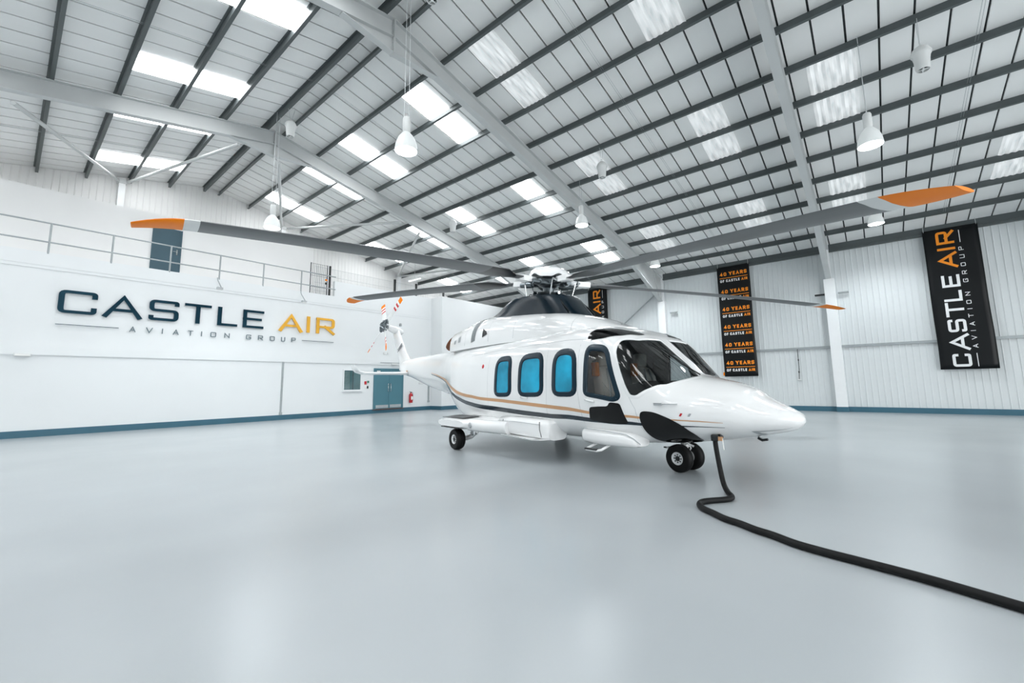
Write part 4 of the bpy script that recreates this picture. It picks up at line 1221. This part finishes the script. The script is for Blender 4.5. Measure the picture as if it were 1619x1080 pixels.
for k in range(4):
    a = PI/4+k*PI/2; d = TF*math.cos(a)+TUP*math.sin(a); t = -TF*math.sin(a)+TUP*math.cos(a)
    cyl(bm, d*.08, d*.30, .05, n=8); cyl(bm, d*.16+t*.09+TN*.06, d*.16-t*.09+TN*.06, .028, n=8); cyl(bm, d*.22+t*.07-TN*.04, d*.06+t*.10-TN*.12, .018, n=6)
    cyl(bm, d*.26+TN*.05+t*.03, d*.10+TN*.12, .02, n=6)
done('tail_rotor_hub', bm, 'hub_steel', tr_e, True, 30)
for k in range(4):
    a = PI/4+k*PI/2; d = TF*math.cos(a)+TUP*math.sin(a); t = -TF*math.sin(a)+TUP*math.cos(a)
    bm = bm_(); rings = []
    rs = [.26, .40, .52, .70, .78, .80, .88, .89, .97, .98, 1.06, 1.07, 1.15, 1.16, 1.24, 1.34]
    cd = (t*.95+TN*.30).normalized(); nd = d.cross(cd)
    for r_ in rs:
        ch = .07 if r_ < .3 else .21
        rings.append([d*r_+cd*(ch*.5*math.cos(2*PI*i/10)-.02)+nd*(.014*math.sin(2*PI*i/10)) for i in range(10)])
    loft(bm, rings)
    for f in bm.faces:
        c = sum(v.co.dot(d) for v in f.verts)/len(f.verts)
        mi = 0
        if c > 1.16: mi = 3
        elif c > .79: mi = 2 if int((c-.79)/.09) % 2 == 0 else 1
        f.material_index = mi
    done('tail_rotor_blade', bm, ['blade_white', 'paper', 'red', 'orange'], tr_e, True, 40)
for side in (1, -1):
    bm = bm_(); rings = []
    for (s_, ule, ch, z, th) in ((.05, -9.95, .90, 1.77, .075), (.6, -10.05, .85, 1.77, .07), (1.3, -10.2, .76, 1.77, .062), (1.58, -10.27, .70, 1.78, .055), (1.72, -10.34, .64, 1.83, .045), (1.80, -10.45, .54, 1.93, .03), (1.84, -10.58, .42, 2.04, .02)):
        R = foil_ring((ule, -side*s_, z), (ule-ch, -side*s_, z-.01), th, 16, False); rings.append(R)
    loft(bm, rings); st = done('stabiliser', bm, 'heli_white', heli, True, 50)
    bm = bm_(); lathe(bm, [(0, .03), (.02, .025), (.03, 0), (0, -.02)], (-10.02, -side*.28, 1.83), (0, 0, 1), 10); done('position_light', bm, 'red' if side == -1 else 'copper', st, True)

# ---- undercarriage
def wheel(cx, cy, r_, wd, parent):
    bm = bm_()
    h = wd/2
    lathe(bm, [(r_*.44, -h*.80), (r_*.66, -h*.98), (r_*.90, -h*.92), (r_*.985, -h*.60), (r_, -h*.2), (r_*.97, -h*.17), (r_*.97, -h*.12), (r_, -h*.09), (r_, h*.09), (r_*.97, h*.12), (r_*.97, h*.17), (r_, h*.2), (r_*.985, h*.60), (r_*.90, h*.92), (r_*.66, h*.98), (r_*.44, h*.80)], (cx, cy, r_), (0, 1, 0), 36)
    w_ = done('wheel', bm, 'black_rubber', parent, True, 50)
    bm = bm_(); lathe(bm, [(0, -h*.62), (r_*.18, -h*.66), (r_*.24, -h*.58), (r_*.33, -h*.60), (r_*.40, -h*.78), (r_*.46, -h*.84), (r_*.46, h*.84), (r_*.40, h*.78), (r_*.33, h*.60), (r_*.24, h*.58), (r_*.18, h*.66), (0, h*.62)], (cx, cy, r_), (0, 1, 0), 30); done('rim', bm, 'heli_white', w_, True, 30)
    bm = bm_()
    for sgn in (-1, 1):
        lathe(bm, [(0, .01), (r_*.17, .008), (r_*.19, 0), (0, -.01)], (cx, cy+sgn*h*.68, r_), (0, sgn, 0), 16)
        for k in range(8):
            a = 2*PI*k/8; p = (cx+r_*.27*math.cos(a), cy+sgn*h*.58, r_+r_*.27*math.sin(a)); cyl(bm, p, (p[0], p[1]+sgn*.012, p[2]), r_*.05, n=6)
    hc = done('hub_cap', bm, 'black_satin', w_); hc['kind'] = 'stuff'
ng = empty('nose_gear'); ng.parent = heli
wheel(0, -.155, .205, .15, ng); wheel(0, .155, .205, .15, ng)
bm = bm_(); cyl(bm, (0, -.15, .205), (0, .15, .205), .03, n=12); cyl(bm, (0, 0, .20), (0, 0, .38), .035, n=14); cyl(bm, (0, 0, .33), (0, 0, .50), .055, n=14); done('strut', bm, 'heli_white', ng, True, 40)
bm = bm_(); tube(bm, [(.02, -.02, .40), (.10, -.06, .42), (.14, -.06, .36), (.08, -.03, .28)], .012, 6); cyl(bm, (-.02, -.03, .37), (-.24, -.12, .335), .013, n=8); cyl(bm, (.0, .07, .40), (.1, .09, .36), .016, n=8); box(bm, -.06, .06, -.07, .07, .355, .385, 0, .008); done('torque_link', bm, 'heli_white', ng)
bm = bm_(); box(bm, -.06, -.03, -.14, -.10, .33, .35); box(bm, -.28, -.23, -.135, -.10, .325, .345, 0, .006); done('tow_fitting', bm, 'black_satin', ng)
for side, nm in ((1, 's'), (-1, 'p')):
    mg = empty('main_gear'); mg.parent = heli
    Y = lambda s_: -side*s_
    wheel(-4.35, Y(1.50), .215, .20, mg)
    bm = bm_(); cyl(bm, (-4.35, Y(1.28), .215), (-4.35, Y(1.42), .215), .04, n=12)
    tube(bm, [(-4.35, Y(1.30), .215), (-4.20, Y(1.24), .26), (-3.98, Y(1.22), .40), (-3.95, Y(1.22), .50)], .05, 8)
    cyl(bm, (-4.12, Y(1.25), .30), (-4.05, Y(1.3), .52), .03, n=10); done('trailing_arm', bm, 'heli_white', mg, True, 45)
    bm = bm_(); tube(bm, [(-4.02, Y(1.36), .36), (-3.9, Y(1.38), .30), (-3.82, Y(1.36), .36)], .02, 6); box(bm, -3.96, -3.84, Y(1.40), Y(1.30), .33, .41, 0, .01); done('drag_link', bm, 'alu', mg)
    # sponson (rear wing-like fairing)
    bm = bm_(); rings = []
    for (s_, ua, ub, za, zb_) in ((.80, -3.15, -5.05, .42, .70), (1.10, -3.35, -5.02, .43, .675), (1.40, -3.55, -4.98, .44, .655), (1.60, -3.70, -4.92, .455, .645), (1.68, -3.80, -4.86, .49, .62)):
        R = []
        for k in range(28):
            a = 2*PI*k/28; c, s2 = math.cos(a), math.sin(a); q = 1/(abs(c)**3.6+abs(s2)**3.6)**(1/3.6)
            R.append(((ua+ub)/2+(ua-ub)/2*c*q, Y(s_), (za+zb_)/2+(zb_-za)/2*s2*q))
        rings.append(R)
    loft(bm, rings); sp = done('sponson', bm, 'heli_white', heli, True, 45)
    bm = bm_(); loft(bm, [[(-4.90, Y(s_), z), (-4.00-.0*s_, Y(s_), z+.012), (-4.00, Y(s_), z+.016), (-4.90, Y(s_), z+.005)] for s_, z in ((1.12, .674), (1.40, .655), (1.56, .646))]); done('walkway_pad', bm, 'black_satin', sp)
    bm = bm_(); loft(bm, [[(-4.86, Y(1.30), .445), (-4.08, Y(1.30), .445), (-4.08, Y(1.63), .462), (-4.86, Y(1.63), .462)], [(-4.84, Y(1.31), .425), (-4.10, Y(1.31), .425), (-4.10, Y(1.62), .445), (-4.84, Y(1.62), .445)]]); done('wheel_well', bm, 'black_satin', sp)
    # float bottle boom
    bm = bm_(); tube(bm, [(-3.86, Y(1.50), .545), (-3.80, Y(1.50), .545), (-3.3, Y(1.44), .54), (-2.7, Y(1.34), .545)], lambda t: .04+.08*min(1, t*6), 18); bo = done('float_boom', bm, 'heli_white', heli, True, 50)
    bm = bm_(); lathe(bm, [(0, .012), (.05, .01), (.06, 0), (0, -.01)], (-3.66, Y(1.60), .55), (0, Y(1), 0), 16); done('boom_cap', bm, 'alu', bo, True)
    # aft side float fairing
    def sidepod(name, secs, ex=3.2):
        bm = bm_(); rings = []
        for (u, sa_, sb_, za, zb_) in secs:
            R = []
            for k in range(28):
                a = 2*PI*k/28; c, s2 = math.cos(a), math.sin(a); q = 1/(abs(c)**ex+abs(s2)**ex)**(1/ex)
                R.append((u, Y((sa_+sb_)/2+(sb_-sa_)/2*c*q), (za+zb_)/2+(zb_-za)/2*s2*q))
            rings.append(R)
        loft(bm, rings); return done(name, bm, 'heli_white', heli, True, 45)
    pod = sidepod('float_fairing', [(-3.12, .85, 1.26, .50, .70), (-3.04, .8, 1.34, .45, .745), (-2.7, .8, 1.365, .42, .755), (-2.2, .8, 1.35, .40, .745), (-1.95, .8, 1.325, .40, .735), (-1.85, .8, 1.30, .39, .725), (-1.78, .8, 1.255, .385, .70), (-1.74, .8, 1.215, .385, .665)], 4.2)
    bm = bm_(); loft(bm, [[(u, Y(1.0), .395), (u, Y(1.42), .40+d), (u, Y(1.43), .42+d), (u, Y(1.0), .42)] for u, d in ((-2.85, .02), (-2.4, .01), (-1.95, -.005), (-1.75, .01))]); done('float_flap', bm, 'heli_white', pod)
    for u in (-2.86, -1.86):
        bm = bm_(); tube(bm, [(u, Y(1.36 if u < -2 else 1.315), .70), (u+.02, Y(1.395 if u < -2 else 1.335), .58), (u+.05, Y(1.38 if u < -2 else 1.32), .45)], .006, 5); done('strap', bm, 'black_satin', pod)
    bm = bm_(); tube(bm, [(-3.02, Y(1.365), .665), (-2.4, Y(1.365), .675), (-1.85, Y(1.32), .655)], .004, 5); done('pod_seam', bm, 'heli_grey', pod)
    # forward float fairing
    fp = sidepod('forward_float_fairing', [(-1.06, .75, 1.12, .44, .645), (-1.01, .65, 1.155, .42, .655), (-.7, .62, 1.16, .405, .648), (-.42, .62, 1.135, .405, .635), (-.28, .62, 1.11, .41, .62), (-.20, .64, 1.08, .415, .60), (-.15, .66, 1.04, .42, .57), (-.12, .70, .99, .43, .53)], 3.2)
    bm = bm_(); tube(bm, [(-1.06, Y(1.13), .648), (-.6, Y(1.14), .638), (-.24, Y(1.08), .608), (-.13, Y(1.04), .55), (-.09, Y(.95), .47)], .006, 5); done('pod_seam', bm, 'heli_grey', fp)
    # boarding step
    bm = bm_(); tube(bm, [(-.84, Y(1.0), .43), (-.90, Y(1.18), .36), (-.87, Y(1.23), .35), (-.66, Y(1.23), .35), (-.62, Y(1.18), .36), (-.58, Y(1.0), .43)], .02, 8); st = done('boarding_step', bm, 'heli_white', heli, True, 50)
    bm = bm_(); box(bm, -.88, -.65, Y(1.20), Y(1.265), .356, .378, 0, .006); done('step_tread', bm, 'black_satin', st)
bm = bm_(); cyl(bm, (-1.62, -.35, .39), (-1.62, -.35, .33), .05, .03, 12); done('belly_beacon', bm, 'orange', heli)
bm = bm_(); tube(bm, [(1.14, -.12, .60), (1.19, -.12, .575), (1.26, -.12, .59)], .018, 6); done('belly_antenna', bm, 'black_satin', heli)
# power socket
bm = bm_(); pk = SP(.80, .235, .0); 
box(bm, pk.x-.065, pk.x+.065, pk.y-.03, pk.y+.05, pk.z-.03, pk.z+.045, 0, .01); done('power_socket', bm, 'black_satin', heli)
bm = bm_(); box(bm, pk.x+.05, pk.x+.10, pk.y-.07, pk.y-.04, pk.z-.05, pk.z+.0); done('socket_flap', bm, 'copper', heli)
bm = bm_(); tube(bm, [(pk.x+.10, pk.y-.05, pk.z-.02), (pk.x+.11, pk.y-.05, pk.z-.16)], .006, 5); done('pull_tape', bm, 'paper', heli)

# ---- ground power cable
HW = heli.matrix_basis
pw = HW @ Vector((pk.x, pk.y-.045, pk.z+.01))
R_C = .031
flo = [(5.813, 1.563), (5.62, 1.472), (5.46, 1.392), (5.36, 1.372), (5.27, 1.402), (5.118, 1.52), (5.02, 1.578), (4.93, 1.583), (4.836, 1.551), (4.74, 1.475), (4.66, 1.37), (4.541, 1.236), (4.469, 1.085), (4.37, .938), (4.302, .789), (4.19, .609), (4.12, .40), (4.074, .208), (3.992, -.12), (3.89, -.392), (3.835, -.529), (3.70, -.9), (3.5, -1.4)]
def catmull(P, n=6):
    P = [Vector(p) for p in P]; out = []
    for i in range(len(P)-1):
        a, b, c, d = P[max(i-1, 0)], P[i], P[i+1], P[min(i+2, len(P)-1)]
        for k in range(n):
            t = k/n
            out.append(.5*((2*b)+(-a+c)*t+(2*a-5*b+4*c-d)*t*t+(-a+3*b-3*c+d)*t**3))
    out.append(P[-1]); return out
P3 = [pw, pw+Vector((0, 0, -.12)), pw.lerp(Vector((flo[0][0], flo[0][1], 0)), .5)+Vector((0, 0, -.06))]
P3 += [Vector((x, y, R_C+.001+(.05 if i == 0 else 0))) for i, (x, y) in enumerate(flo)]
cb = tag(empty('ground_power_cable', (pw.x, pw.y, 0)), 'thick black ground power cable running from the nose socket across the floor', 'cable')
bm = bm_(); off = Vector((pw.x, pw.y, 0))
tube(bm, [p-off for p in catmull(P3, 7)], R_C, 12); done('cable_sheath', bm, 'black_rubber', cb, True, 60)
bm = bm_(); box(bm, -.045, .045, -.045, .045, pw.z-.07, pw.z+.01, 0, .012); done('plug', bm, 'black_satin', cb)
